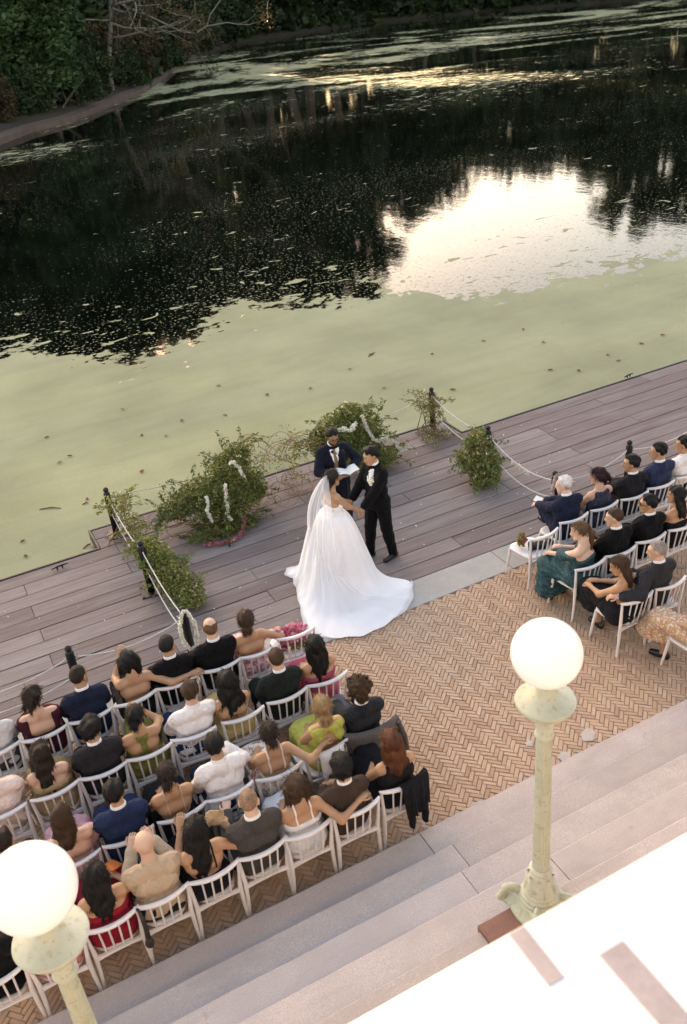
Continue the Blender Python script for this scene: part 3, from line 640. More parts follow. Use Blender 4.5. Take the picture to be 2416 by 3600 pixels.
def tree_meshes(key, H, base, rad, n, leaf, mat, seed, barkm=bark, squash=1.0):
    r = np.random.default_rng(seed); mb = MB(); ends = []
    tp = [np.array([0, 0, -.6])]; d = np.array([r.normal()*.05, r.normal()*.05, 1])
    for i in range(6): tp.append(tp[-1]+unit(d+r.normal(size=3)*.07)*H*.8/6)
    mb.tube(tp, np.linspace(H*.020, H*.007, 7), 8, cap=False)
    for i in range(10):
        f = base+(.86-base)*i/9*.95; j = min(5, int(f/.8*6)); p = tp[j]; a = i*2.4+r.normal()*.3
        limb(mb, p, (math.cos(a), math.sin(a), .55+.3*r.random()), rad*r.uniform(.55, .8), H*.007, r, 1, ends)
    E = np.array(ends); E = E[E[:, 2] > H*base]
    q = r.normal(size=(46, 3)); q /= np.linalg.norm(q, axis=1)[:, None]; q *= r.uniform(.45, 1.0, (46, 1))
    C1 = np.column_stack([q[:, 0]*rad*.9, q[:, 1]*rad*.9, H*(base+1)/2+q[:, 2]*H*(1-base)/2*.92]); E = np.vstack([E[r.integers(0, len(E), 40)], C1])
    cl = np.column_stack([E, r.uniform(.14, .30, len(E))*rad]); P = crown_points(n, r, cl, 1.0); P = P[P[:, 2] > H*base*.92]
    V, F = leaves(P, leaf, r, .6, .15)
    TREE[key] = (mb.mesh('trunk', barkm), MB().add(V, F).mesh('crown', mat, smooth=False))
def plant(key, name, label, x, y, z, s=1.0, rz=0.0, group=None, sz=None):
    o = thing(name, label, 'tree', (x, y, z), rz, group); o.scale = (s, s, sz or s)
    link('trunk', TREE[key][0], o); link('crown', TREE[key][1], o, 'stuff'); return o
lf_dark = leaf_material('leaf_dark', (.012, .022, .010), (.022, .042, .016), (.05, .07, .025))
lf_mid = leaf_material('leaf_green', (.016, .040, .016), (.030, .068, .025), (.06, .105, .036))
lf_rust = leaf_material('leaf_rust', (.04, .022, .012), (.06, .045, .02), (.10, .07, .03))
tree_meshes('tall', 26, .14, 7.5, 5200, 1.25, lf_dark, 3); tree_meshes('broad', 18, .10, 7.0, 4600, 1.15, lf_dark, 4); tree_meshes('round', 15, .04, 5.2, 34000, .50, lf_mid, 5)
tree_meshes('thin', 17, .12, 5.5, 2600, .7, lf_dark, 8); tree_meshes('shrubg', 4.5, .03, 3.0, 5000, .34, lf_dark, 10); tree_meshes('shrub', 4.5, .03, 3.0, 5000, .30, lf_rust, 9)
FAR = 'trees of the far shore, seen in the photograph only as dark reflections'
fr = np.random.default_rng(21)
def far_tree(az, dist, el, key, hz, mirror=True):
    H = {'tall': 26, 'broad': 18, 'thin': 17}[key]; a = R(az); x, y = dist*math.sin(a), dist*math.cos(a); top = dist*math.tan(R(el))-8.0; s = (top-hz)/H
    plant(key, 'far_shore_tree', 'dark tree on the far shore, mirrored as a black mass in the lake', x, y, hz, s*.9 if key != 'thin' else s, fr.uniform(0, 6), FAR, s)
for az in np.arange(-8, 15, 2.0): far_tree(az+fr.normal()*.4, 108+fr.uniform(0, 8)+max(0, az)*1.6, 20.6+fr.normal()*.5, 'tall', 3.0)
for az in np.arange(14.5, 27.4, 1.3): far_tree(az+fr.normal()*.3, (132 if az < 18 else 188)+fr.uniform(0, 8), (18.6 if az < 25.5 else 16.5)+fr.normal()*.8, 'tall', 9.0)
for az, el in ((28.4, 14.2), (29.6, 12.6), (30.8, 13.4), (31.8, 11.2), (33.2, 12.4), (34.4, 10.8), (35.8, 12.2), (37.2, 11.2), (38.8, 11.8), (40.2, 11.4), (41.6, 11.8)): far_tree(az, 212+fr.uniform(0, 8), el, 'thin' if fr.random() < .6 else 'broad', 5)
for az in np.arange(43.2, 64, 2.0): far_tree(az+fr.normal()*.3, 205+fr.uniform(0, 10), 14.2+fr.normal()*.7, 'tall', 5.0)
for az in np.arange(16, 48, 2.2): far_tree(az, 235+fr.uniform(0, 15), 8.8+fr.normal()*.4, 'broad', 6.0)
plant('round', 'lakeside_tree', 'rounded leafy green tree on the left bank at the top of the frame', 15.6, 83.6, .3, 1.05, .4, None, .95)
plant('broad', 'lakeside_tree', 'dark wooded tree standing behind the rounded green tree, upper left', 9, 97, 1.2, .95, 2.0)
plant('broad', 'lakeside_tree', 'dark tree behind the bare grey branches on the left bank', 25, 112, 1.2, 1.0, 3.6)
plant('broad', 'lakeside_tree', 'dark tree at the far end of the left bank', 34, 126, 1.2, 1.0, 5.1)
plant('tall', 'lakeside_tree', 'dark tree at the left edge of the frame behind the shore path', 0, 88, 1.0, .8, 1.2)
plant('shrub', 'bank_shrub', 'reddish shrub on the left bank beside the stone edging', 10.0, 78.5, .35, .8, 0)
plant('shrub', 'bank_shrub', 'brown shrub under the bare branches at the water', 25.5, 101.5, .4, 1.1, 2)
for i, (x, y, k, sc_) in enumerate(((6.5, 76, 'shrub', .8), (13.5, 81.5, 'shrubg', .8), (18, 85.5, 'shrubg', .9), (21, 91.5, 'shrubg', .9), (24.5, 97, 'shrubg', 1.0), (28.5, 104, 'shrub', 1.2), (31.5, 110.5, 'shrubg', 1.2), (36, 119, 'shrubg', 1.4), (40, 128, 'shrub', 1.4), (45, 140, 'shrubg', 1.7), (52, 152, 'shrubg', 2.0), (61, 165, 'shrubg', 2.0), (71, 177, 'shrubg', 2.2), (82, 184, 'shrubg', 2.2), (94, 189, 'shrubg', 2.2), (106, 187, 'shrubg', 2.2), (117, 181, 'shrubg', 2.2), (126, 170, 'shrubg', 2.2), (133, 158, 'shrubg', 2.0), (137, 145, 'shrubg', 2.0), (141, 131, 'shrubg', 2.0), (147, 115, 'shrubg', 2.0))):
    plant(k, 'bank_shrub', 'low dark shrub overhanging the water along the far bank' if y > 112 else ['reddish shrub nearest the left frame edge on the bank', 'dark shrub under the rounded green tree', 'dark shrub right of the rounded green tree', 'dark shrub hanging over the stone edging', 'dark shrub at the foot of the bare tree', 'rusty shrub beyond the bare tree', 'dark shrub at the bend of the bank'][i], x, y, .2, sc_, i*1.7, 'shrubs along the far bank' if y > 112 else None)
# understorey that closes the wood below the crowns
r = np.random.default_rng(77); S0 = shore(0, 0)[:, :2]; S1 = shore(26, 0)[:, :2]; k = np.concatenate([r.integers(6, len(S0)-2, 20000), r.integers(64, 110, 14000)]); u = r.random((34000, 1)); w_ = r.random((34000, 1))**.8; P2 = (S0[k]*(1-w_)+S1[k]*w_)*(1-u)+(S0[k+1]*(1-w_)+S1[k+1]*w_)*u; dn = np.linalg.norm(P2, axis=1); hmax = 3+14*w_[:, 0]*np.clip((dn-90)/60, .4, 1)+3*np.sin(k*1.3)+2*np.sin(k*.37)
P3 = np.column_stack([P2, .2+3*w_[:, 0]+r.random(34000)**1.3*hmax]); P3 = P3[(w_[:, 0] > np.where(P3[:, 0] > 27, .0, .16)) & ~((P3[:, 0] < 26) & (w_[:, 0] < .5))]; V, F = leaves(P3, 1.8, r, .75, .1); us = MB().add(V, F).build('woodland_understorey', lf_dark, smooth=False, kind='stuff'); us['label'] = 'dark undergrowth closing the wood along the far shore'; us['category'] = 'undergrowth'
# bare tree with pale limbs leaning out over the water
r = np.random.default_rng(14); bt = thing('bare_tree', 'tree with pale bare branches leaning over the dark water, upper left', 'tree', (23.5, 95.5, .3)); mb = MB(); ends = []
mb.tube([(0, 0, -1), (.3, -.4, 2.5), (.9, -.8, 5.0), (1.5, -1.2, 8)], [.30, .24, .19, .13], 8, cap=False)
for p, d, L, rr in (((1.2, -1.0, 6.8), (1, -1.2, -.35), 7, .13), ((1.0, -.8, 5.6), (1.0, -.9, -.18), 8, .12), ((1.4, -1.1, 7.5), (1.5, -.3, -.12), 10, .12), ((1.4, -1.1, 7.5), (1.6, .5, -.10), 11, .12), ((1.0, -.9, 5.8), (-.9, -.6, .1), 6, .10), ((.8, -.6, 4.4), (1.3, -.9, .1), 7, .10), ((1.4, -1.1, 7.0), (2, -.6, -.3), 12, .11)):
    limb(mb, p, d, L, rr, r, 2, ends, .45, 6)
mb.build('trunk', bark_pale, bt); E = np.array(ends); V, F = leaves(crown_points(3600, r, np.column_stack([E, np.full(len(E), 1.0)]), 1.0), .28, r, .6, .2); MB().add(V, F).build('crown', lf_rust, bt, smooth=False, kind='stuff')

# ------------------------------------------------------------------ boathouse terrace edge, the sunlit ledge at the lower right
stone_white = plain('terra_cotta_cream', (.72, .68, .64), .7, .12, 2.5, .15, 60)
bh = thing('boathouse', 'cream boathouse terrace with a sunlit projecting ledge at the lower right corner', 'building', (0, 0, 0))
MB().box((-22, -9, -.1), (22, .98, 4.74), bev=.0).build('wall', stone_white, bh, smooth=False)
LZ, LY = 5.0, 1.186
MB().box((-22.3, -9.3, 4.742), (22.3, LY-.06, 4.86)).build('cornice', stone_white, bh, smooth=False)
lx = [-22.3, -14, -7, -.75, 3.9, 10, 16, 22.3]
for a, b in zip(lx[:-1], lx[1:]): MB().box((a+.002, -9.3, 4.862), (b-.002, LY, LZ), bev=.006).build('ledge_stone', stone_white, bh, smooth=False)
iron = plain('black_iron', (.012, .012, .013), .45, .2, 20, .1, 80, metal=.2)
shadow_m = plain('shadow_brown', (.40, .31, .285), .8, .2, 8, .3, 60)  # brown of the flat strips that stand in for shadow bars on the ledge
for x0, x1, y0, y1, lb in ((.868, .912, 1.022, 1.18, 'thin brown strip imitating a shadow on the sunlit ledge beside the lamp base'), (1.022, 1.094, .55, 1.022, 'wider brown strip imitating a shadow on the sunlit ledge at the lower right corner')): tag(MB().box((x0, y0, LZ+.001), (x1, y1, LZ+.003), bev=.001).build('shadow_strip', shadow_m, smooth=False), lb, 'shadow_strip')

# ------------------------------------------------------------------ granite steps
def granite(name, col, var=.1):
    t = NT(name); v = t.coord(src='World'); sp = t.noise(v, 95, 2, .7); bl = t.noise(v, 2.2, 5, .6); st = t.noise(v, .9, 3); oi = t.node('ShaderNodeObjectInfo').outputs['Random']
    c = t.mix(t.ramp(sp, [(.36, 0), (.62, 1)]), sc(col, .80), sc(col, 1.12)); c = t.mix(t.ramp(bl, [(.35, 0), (.75, 1)]), c, sc(col, .82)); c = t.mix(t.ramp(t.noise(v, 3.4, 6, .7), [(.64, 0), (.72, .7)]), c, (col[0]*.70, col[1]*.56, col[2]*.52))
    c = t.mix(t.ramp(t.noise(t.coord((.6, 2.2, 1), 'World'), 1.6, 6, .7), [(.50, 0), (.72, .55)]), c, sc(col, .68)); c = t.mix(1.0, c, t.ramp(oi, [(0, .86), (1, 1.06)]), 'MULTIPLY'); t.base(c); t.set(Roughness=.82); t.b.inputs['Specular IOR Level'].default_value = .25; t.l.new(t.bump(t.math('ADD', sp, t.math('MULTIPLY', bl, 2)), .35, .004), t.b.inputs['Normal']); return t.m
gran = granite('pink_granite', (.50, .425, .393))
steps = link('granite_steps', None, kind='structure')
NY = [5.20, 4.82, 4.44, 4.08, 3.71, 3.35]
JX = [[-2.0, 2.78, 6.9], [-1.2, 2.91, 7.4], [-2.4, 2.755, 6.6], [-1.0, 3.4, 7.8], [-2.2, 2.45, 6.9], [-1.4, 3.6, 7.2]]
for i, y in enumerate(NY):
    z = .15*(i+1); xs = [-7]+JX[i]+[14]
    for a, b in zip(xs[:-1], xs[1:]):
        dz = rng.normal()*.002; mb = MB(); w = b-a; nseg = max(2, int(w/.25)); e = .012
        X = np.linspace(a+.004, b-.004, nseg); wob = rng.normal(size=nseg)*.0022
        prof = [(y, z-.16), (y, z-e), (y-.004, z-.004), (y-e, z), (y-.45, z), (y-.45, z-.16)]
        P = np.array([[(xx, yy+(wob[k] if j < 4 else 0), zz+dz) for k, xx in enumerate(X)] for j, (yy, zz) in enumerate(prof)]); mb.grid(P)
        mb.add(P[:, 0], [(0, 5, 4, 3), (0, 3, 2, 1)]); mb.add(P[:, -1], [(3, 4, 5, 0), (1, 2, 3, 0)])
        mb.build('stone', gran, steps, smooth=False)
MB().box((-7, .985, -.05), (14, 2.93, .895)).build('terrace_floor', gran, kind='structure', smooth=False)
MB().box((-7, 2.931, .3), (14, 3.0, .88)).build('terrace_kerb', gran, kind='structure', smooth=False)

# ------------------------------------------------------------------ herringbone brick court
BW, BL, GAP = .0485, .1455, .0055
def brick_material():
    t = NT('herringbone_brick'); v = t.coord(src='World'); ri = t.node('ShaderNodeNewGeometry').outputs['Random Per Island']; oi = t.node('ShaderNodeObjectInfo').outputs['Random']
    rr = t.math('FRACT', t.math('ADD', ri, oi)); c = t.ramp(rr, [(0, (.32, .20, .13)), (.12, (.44, .30, .205)), (.45, (.53, .375, .255)), (.8, (.58, .425, .30)), (.93, (.47, .31, .225)), (1, (.62, .50, .40))])
    c = t.mix(t.ramp(t.noise(v, 140, 3, .7), [(.35, 0), (.65, 1)]), (.42, .27, .19), c); c = t.mix(t.ramp(t.noise(v, 1.1, 5, .65), [(.48, 0), (.75, .6)]), c, (.36, .27, .205)); c = t.mix(t.ramp(t.noise(v, 14, 4, .7), [(.62, 0), (.72, .6)]), c, (.25, .17, .12))
    t.base(c); t.set(Roughness=.88); t.b.inputs['Specular IOR Level'].default_value = .2; t.l.new(t.bump(t.noise(v, 90, 4), .35, .003), t.b.inputs['Normal']); return t.m
bm_ = brick_material()
court = MB().add([(-7, 5.1, -.012), (14, 5.1, -.012), (14, 8.44, -.012), (-7, 8.44, -.012)], [(0, 1, 2, 3)]).build('brick_court', plain('sand_joint', (.27, .155, .12), .95, .25, 6, .4, 120), kind='structure', smooth=False)
bricks = []
c45 = math.sqrt(.5)
for i in range(-48, 48):
    for j in range(-14, 58):
        # one pair (along u, along v) per lattice cell; lattice vectors (W,-W) and (L,L) in the brick frame
        u0, v0 = i*BW+j*BL, -i*BW+j*BL
        for (du, dv, lu, lv) in ((0, 0, BL, BW), (BL, 0, BW, BL)):
            cu, cv = u0+du+lu/2, v0+dv+lv/2; x = (cu+cv)*c45; y = (cv-cu)*c45+6.8
            if -1.6 < x < 10.5 and 5.20 < y < 8.43: bricks.append((x, y, lu > lv))
def brick_geo(tilt=0.0):
    l, w, b = BL/2-GAP/2, BW/2-GAP/2, .004
    return MB().box((-l, -w, -.03), (l, w, 0), bev=b)
bmeshes = []
base_b = brick_geo(); BV, BF = base_b.V[0], base_b.Q[0][0]
me_b = base_b.mesh('brick', bm_, smooth=False)
B = np.array([(x, y, a) for x, y, a in bricks]); dist = np.linalg.norm(B[:, :2]-np.array([2.9, 5.2]), axis=1)+np.where((B[:, 0] < 2.95) & (B[:, 1] > 5.45), 2.0, 0)+np.where(B[:, 1] < 5.24, 3, 0)
order = np.argsort(dist); near = set(order[:300].tolist()); restV = []; restF = []; nb = 0
for k, (x, y, a) in enumerate(B):
    ang = -math.pi/4 if a else math.pi/4; ang += rng.normal()*.012; dz = rng.normal()*.0016
    if k in near:
        o = link('brick', me_b, court, None, (x, y, dz), ang); continue
    V = BV @ rotz(ang).T+np.array([x, y, dz]); V[8:, 2] += (V[8:, 0]-x)*rng.normal()*.012; restV.append(V); restF.append(BF+nb); nb += len(V)
MB().add(np.concatenate(restV), np.concatenate(restF)).build('bricks', bm_, court, smooth=False, kind='stuff')
# a few grey mortar repairs beside the steps
pt = plain('mortar_patch', (.44, .385, .345), .9, .15, 8, .3, 60)
for (px, py, s) in ((2070, 2585, .085), (1985, 2662, .07), (1860, 2615, .05), (1680, 2832, .06)):
    c = at(px, py, 0); a = np.linspace(0, 2*np.pi, 15)[:-1]; rr = s*rng.uniform(.55, 1.15, 14); ring = np.column_stack([c[0]+rr*np.cos(a)*1.3, np.minimum(c[1]+rr*np.sin(a), 9), np.full(14, .0075)])
    MB().add(np.vstack([ring, [c[0], c[1], .0095]]), [(q, (q+1) % 14, 14) for q in range(14)]).build('mortar_patch', pt, court, smooth=False)

# ------------------------------------------------------------------ concrete kerb strip and timber dock
conc = granite('pale_concrete', (.40, .385, .355)); strip = link('concrete_strip', None, kind='structure')
for a, b in zip([-7, -2.2, 1.1, 3.9, 6.26, 8.6, 11], [-2.2, 1.1, 3.9, 6.26, 8.6, 11, 22]): MB().box((a+.005, 8.435, -.10), (b-.005, 8.968, .004+rng.normal()*.001), bev=.006).build('slab', conc, strip, smooth=False)
def board_material():
    t = NT('weathered_boards'); oi = t.node('ShaderNodeObjectInfo').outputs['Random']; v = t.coord(src='World')
    off = t.node('ShaderNodeVectorMath', operation='ADD'); t.l.new(v, off.inputs[0]); cb = t.node('ShaderNodeCombineXYZ'); t.l.new(t.math('MULTIPLY', oi, 37.0), cb.inputs[0]); t.l.new(t.math('MULTIPLY', oi, 11.0), cb.inputs[1]); t.l.new(cb.outputs[0], off.inputs[1])
    mp = t.node('ShaderNodeMapping'); mp.inputs['Scale'].default_value = (.8, 26, 26); t.l.new(off.outputs[0], mp.inputs[0]); gr = t.noise(mp.outputs[0], 1.6, 6, .65, .3)
    mp2 = t.node('ShaderNodeMapping'); mp2.inputs['Scale'].default_value = (.35, 2.6, 1); t.l.new(off.outputs[0], mp2.inputs[0]); pa = t.noise(mp2.outputs[0], 1.0, 4, .6)
    c = t.ramp(oi, [(0, (.15, .116, .110)), (.35, (.185, .148, .140)), (.7, (.21, .172, .162)), (.93, (.23, .192, .18)), (1, (.30, .275, .25))])
    c = t.mix(t.ramp(gr, [(.36, 0), (.62, 1)]), t.mix(1.0, c, (.70, .66, .66), 'MULTIPLY'), t.mix(1.0, c, (1.13, 1.12, 1.12), 'MULTIPLY')); c = t.mix(t.ramp(pa, [(.52, 0), (.75, .55)]), c, (.29, .265, .25)); c = t.mix(t.ramp(pa, [(.25, .5), (.42, 0)]), c, (.11, .08, .075))
    t.base(c); t.set(Roughness=.78); t.b.inputs['Specular IOR Level'].default_value = .3; t.l.new(t.bump(gr, .5, .004), t.b.inputs['Normal']); return t.m
bdm = board_material(); dock = MB().box((-7, 8.975, -.30), (24, 12.40, -.062)).build('timber_dock', plain('dock_underside', (.035, .025, .022), .9, .2, 5, .2, 30), kind='structure', smooth=False)
MB().box((1.55, 12.402, -.30), (8.05, 13.0, -.064)).build('dock_frame', plain('dock_underside', (.035, .025, .022), .9, .2, 5, .2, 30), dock, smooth=False)
RJ = {0: [-.2, 4.69, 9.2, 13.6], 1: [1.74, 6.02, 10.8, 15.2], 2: [-1.2, 3.21, 7.6, 12.1], 3: [.28, 4.9, 9.0, 13.6], 4: [-1.2, 3.215, 7.55, 12.1], 5: [.28, 4.68, 9.2, 13.6], 6: [-2.6, 1.74, 6.1, 10.8], 7: [.278, 4.7, 9.24, 13.6], 8: [1.745, 6.1, 9.27, 14], 9: [.29, 4.7, 10.83, 15], 10: [1.74, 6.2, 12.2, 16], 11: [1.512, 4.9], 12: [1.512, 3.2, 6.2]}
for rI in range(13):
    y0 = 8.98+.3125*rI; y1 = y0+.3125; xs = [-7]+RJ[rI]+[24] if rI < 11 else RJ[rI]+[8.075]
    for a, b in zip(xs[:-1], xs[1:]):
        g = .0055+rng.random()*.002; dz = rng.normal()*.0022; mb = MB(); mb.box((a+.003, y0+g, -.06), (b-.003, y1-g, dz), bev=.004)
        mb.V[0][8:12, 2] += rng.normal(size=4)*.0012; mb.build('board', bdm, dock, smooth=False)
edge = plain('edge_band', (.028, .026, .03), .55, .25, 6, .2, 60, metal=.3)
for lo, hi in (((-7, 12.421, -.16), (1.508, 12.452, .012)), ((8.079, 12.421, -.16), (24, 12.452, .012)), ((1.475, 12.454, -.16), (1.507, 13.042, .014)), ((8.08, 12.454, -.16), (8.112, 13.042, .014)), ((1.475, 13.046, -.16), (8.112, 13.076, .013))): MB().box(lo, hi).build('edge_strip', edge, dock, smooth=False)
for x in np.arange(-5, 23, 2.94): MB().tube([(x, 12.2, -1.4), (x, 12.2, -.3)], .12, 10).build('pile', plain('pile_timber', (.05, .04, .035), .9, .3, 4, .4, 30), dock)
# mooring cleats on the water side boards
for (px, py) in ((212, 1999), (2210, 1326)):
    c = at(px, py, 0); k = thing('mooring_cleat', 'small dark %s on the edge boards of the dock' % ('iron cleat, left' if px < 1000 else 'iron cleat, right'), 'cleat', (c[0], c[1], 0.004), .15)
    MB().tube([(-.13, 0, .035), (-.05, 0, .045), (.05, 0, .045), (.13, 0, .035)], [.008, .014, .014, .008], 6).build('horn', iron, k); MB().tube([(-.04, 0, 0), (-.04, 0, .045)], .014, 6).build('stem', iron, k); MB().tube([(.04, 0, 0), (.04, 0, .045)], .014, 6).build('stem', iron, k)
# white petals strewn over the dock and bricks
P = np.column_stack([rng.uniform(-.3, 9.5, 170), rng.uniform(8.7, 12.3, 170), np.full(170, .012)]); V, F = leaves(P, .028, rng, .8); V[:, 2] = np.clip(V[:, 2], .006, .02); pet = MB().add(V, F).build('petals', plain('petal_white', (.75, .72, .66), .7, .08, 20, 0), kind='stuff', smooth=False)
pet['label'] = 'white petals and specks strewn over the dock boards'; pet['category'] = 'petals'
# fallen leaves floating on the weed
lm = [plain('leaf_brown', (.12, .055, .03), .8, .3, 20, .2, 60), plain('leaf_red', (.22, .06, .04), .8, .3, 20, .2, 60), plain('leaf_tan', (.26, .17, .08), .8, .3, 20, .2, 60)]
def curled_leaf(s, r):
    a = np.array([(-1, 0), (-.55, .5), (-.35, .3), (0, .62), (.2, .3), (.6, .4), (1.0, 0), (.6, -.4), (.2, -.3), (0, -.62), (-.35, -.3), (-.55, -.5)])*s; z = .012+np.abs(a[:, 1])*.35+r.random(12)*.01
    return MB().add(np.vstack([np.column_stack([a, z]), [0, 0, .008]]), [(q, (q+1) % 12, 12) for q in range(12)])
LP = [(82, 1905), (165, 1540), (210, 1628), (245, 1605), (308, 1757), (585, 1534), (500, 1532), (500, 1660), (770, 1358), (792, 1462), (1092, 1368), (1350, 1366), (1520, 1247), (1592, 1372), (1910, 1205), (2035, 1305), (2137, 1250), (2175, 1270), (1935, 1303), (1305, 1248), (332, 1925), (92, 1958), (2255, 1210), (1700, 1200), (1840, 1160), (2330, 1180), (1230, 1300), (940, 1390), (640, 1480), (430, 1440)]
for i, (px, py) in enumerate(LP):
    c = at(px, py, WZ); o = curled_leaf(.055+.02*rng.random(), rng).build('fallen_leaf', lm[i % 3], smooth=False); o.location = (c[0], c[1], WZ+.001); o.rotation_euler = (0, 0, rng.uniform(0, 6)); tag(o, 'small curled brown leaf floating on the green duckweed', 'leaf', 'leaves floating on the duckweed')
for (pa, pb, lb) in (((140, 1792), (215, 1788), 'dark twig floating on the duckweed near the left edge'), ((290, 1775), (312, 1770), 'short thin stick floating on the duckweed left of the corner post'), ((293, 1930), (320, 1913), 'grey stick floating by the notch in the dock'), ((1295, 1255), (1318, 1240), 'brown twig afloat on the green weed beyond the couple')):
    a, b = at(*pa, WZ), at(*pb, WZ); tag(MB().tube([a+[0, 0, .01], (a+b)/2+[.02, .02, .02], b+[0, 0, .01]], [.008, .012, .006], 6).build('floating_twig', lm[0]), lb, 'twig')
# ------------------------------------------------------------------ globe lamps on the steps
def lamp_paint():
    t = NT('celadon_paint'); v = t.coord(); c = t.mix(t.ramp(t.noise(v, 3, 4), [(.35, 0), (.7, 1)]), (.38, .40, .30), (.47, .485, .395)); c = t.mix(t.ramp(t.noise(v, 18, 6, .7), [(.52, 0), (.68, .75)]), c, (.27, .235, .13)); c = t.mix(t.ramp(t.noise(v, 45, 3, .6), [(.68, 0), (.74, 1)]), c, (.20, .12, .08))
    t.base(c); t.set(Roughness=.55); t.l.new(t.bump(t.noise(v, 30, 5), .25, .004), t.b.inputs['Normal']); return t.m
LP_ = lamp_paint()
tg = NT('opal_glass'); tg.base((.76, .755, .75)); tg.set(Roughness=.22); tg.b.inputs['Emission Color'].default_value = (1.0, .97, .94, 1); tg.b.inputs['Emission Strength'].default_value = .03; tg.b.inputs['Coat Weight'].default_value = .2; OPAL = tg.m
redgran = granite('red_granite_plinth', (.24, .125, .10))
def make_lamp(x, y, label):
    o = thing('lamp_post', label, 'street lamp', (x, y, 0), 0, 'globe lamps on the steps'); z = .80
    MB().box((-.50, -.48, .30), (.22, .115, .80), bev=.02).build('plinth', redgran, o, smooth=False)
    # pedestal: square with hollowed sides and moulded edge
    P = []
    for hw, zz in ((.23, z), (.235, z+.02), (.225, z+.035), (.205, z+.045), (.19, z+.07), (.178, z+.10), (.17, z+.12), (.12, z+.13)):
        ring = []
        for q in np.linspace(0, 2*np.pi, 40, endpoint=False):
            cx, sy = math.cos(q), math.sin(q); m = max(abs(cx), abs(sy)); k = (1/m)*(1-.10*(1-abs(2*(m-.7071)/.2929-1)) - .05*(m-.7071)/.2929); ring.append((hw*cx*k, -.12*0+hw*sy*k*.94-.0, zz))
        P.append(ring)
    MB().grid(np.array(P), closed=True).build('pedestal', LP_, o)
    for a in (math.pi*.75, math.pi*.25, -math.pi*.75, -math.pi*.25):      # scroll volutes on the corners
        d = np.array([math.cos(a), math.sin(a), 0]); t = np.array([-d[1], d[0], 0]); mb = MB(); q = np.linspace(0, 3.3*np.pi, 34); rr = .062*(1-q/(3.3*np.pi)*.82)
        pts = np.array([d*(.20+r_*math.cos(u))+np.array([0, 0, z+.115+r_*math.sin(u)]) for u, r_ in zip(q, rr)]); mb.tube(pts[::-1], np.linspace(.012, .026, 34), 7, flat=1.5)
        mb.tube([d*.262+np.array([0, 0, z+.11]), d*.285+np.array([0, 0, z+.06]), d*.30+np.array([0, 0, z+.02])], [.026, .032, .036], 8, flat=1.3); mb.build('scroll', LP_, o)
    MB().lathe([(.0, z+.12), (.158, z+.12), (.163, z+.135), (.158, z+.15), (.146, z+.155), (.15, z+.17), (.145, z+.185), (.132, z+.19), (.135, z+.205), (.128, z+.22), (.118, z+.23), (.112, z+.27), (.098, z+.33), (.086, z+.38), (.08, z+.425), (.0, z+.43)], n=32).build('base', LP_, o)
    for k in range(8):     # acanthus leaves around the bell
        a = k*math.pi/4; ca, sa = math.cos(a), math.sin(a); mb = MB(); P = []
        for i, (rr, zz, w) in enumerate(((.130, z+.225, .046), (.124, z+.27, .040), (.109, z+.325, .030), (.098, z+.375, .018), (.106, z+.395, .005))):
            P.append([(rr*ca-w*q*sa-(.014*abs(q))*ca, rr*sa+w*q*ca-(.014*abs(q))*sa, zz) for q in (-1, -.5, 0, .5, 1)])
        mb.grid(np.array(P)).build('leaf_ornament', LP_, o)
    MB().lathe([(.06, z+.42), (.082, z+.425), (.089, z+.44), (.082, z+.457), (.06, z+.461)], n=24).build('collar', LP_, o)
    n = 64; a = np.arange(n)/n*2*np.pi; fl = 1-.11*np.abs(np.sin(a*8)); P = np.array([[(rr*f*math.cos(t), rr*f*math.sin(t), zz) for t, f in zip(a, fl)] for rr, zz in ((.066, z+.455), (.063, 1.7), (.059, 2.1), (.054, 2.60))])
    MB().grid(P, closed=True).build('shaft', LP_, o)
    MB().lathe([(.05, 2.585), (.064, 2.59), (.069, 2.605), (.063, 2.62), (.058, 2.63), (.060, 2.71), (.070, 2.745), (.077, 2.755), (.079, 2.77), (.095, 2.785), (.098, 2.80), (.135, 2.815), (.175, 2.85), (.197, 2.885), (.203, 2.905), (.200, 2.915), (.19, 2.918), (.12, 2.940), (.075, 2.965), (.068, 2.99), (.066, 3.08), (.0, 3.085)], n=40).build('capital', LP_, o)
    MB().ball((0, 0, 3.30), .230, 48).build('globe', OPAL, o)
make_lamp(2.95, 3.62, 'globe lamp on a fluted celadon post at the right, standing on the steps')
make_lamp(-.325, 3.575, 'globe lamp at the lower left, partly cut by the frame edge')

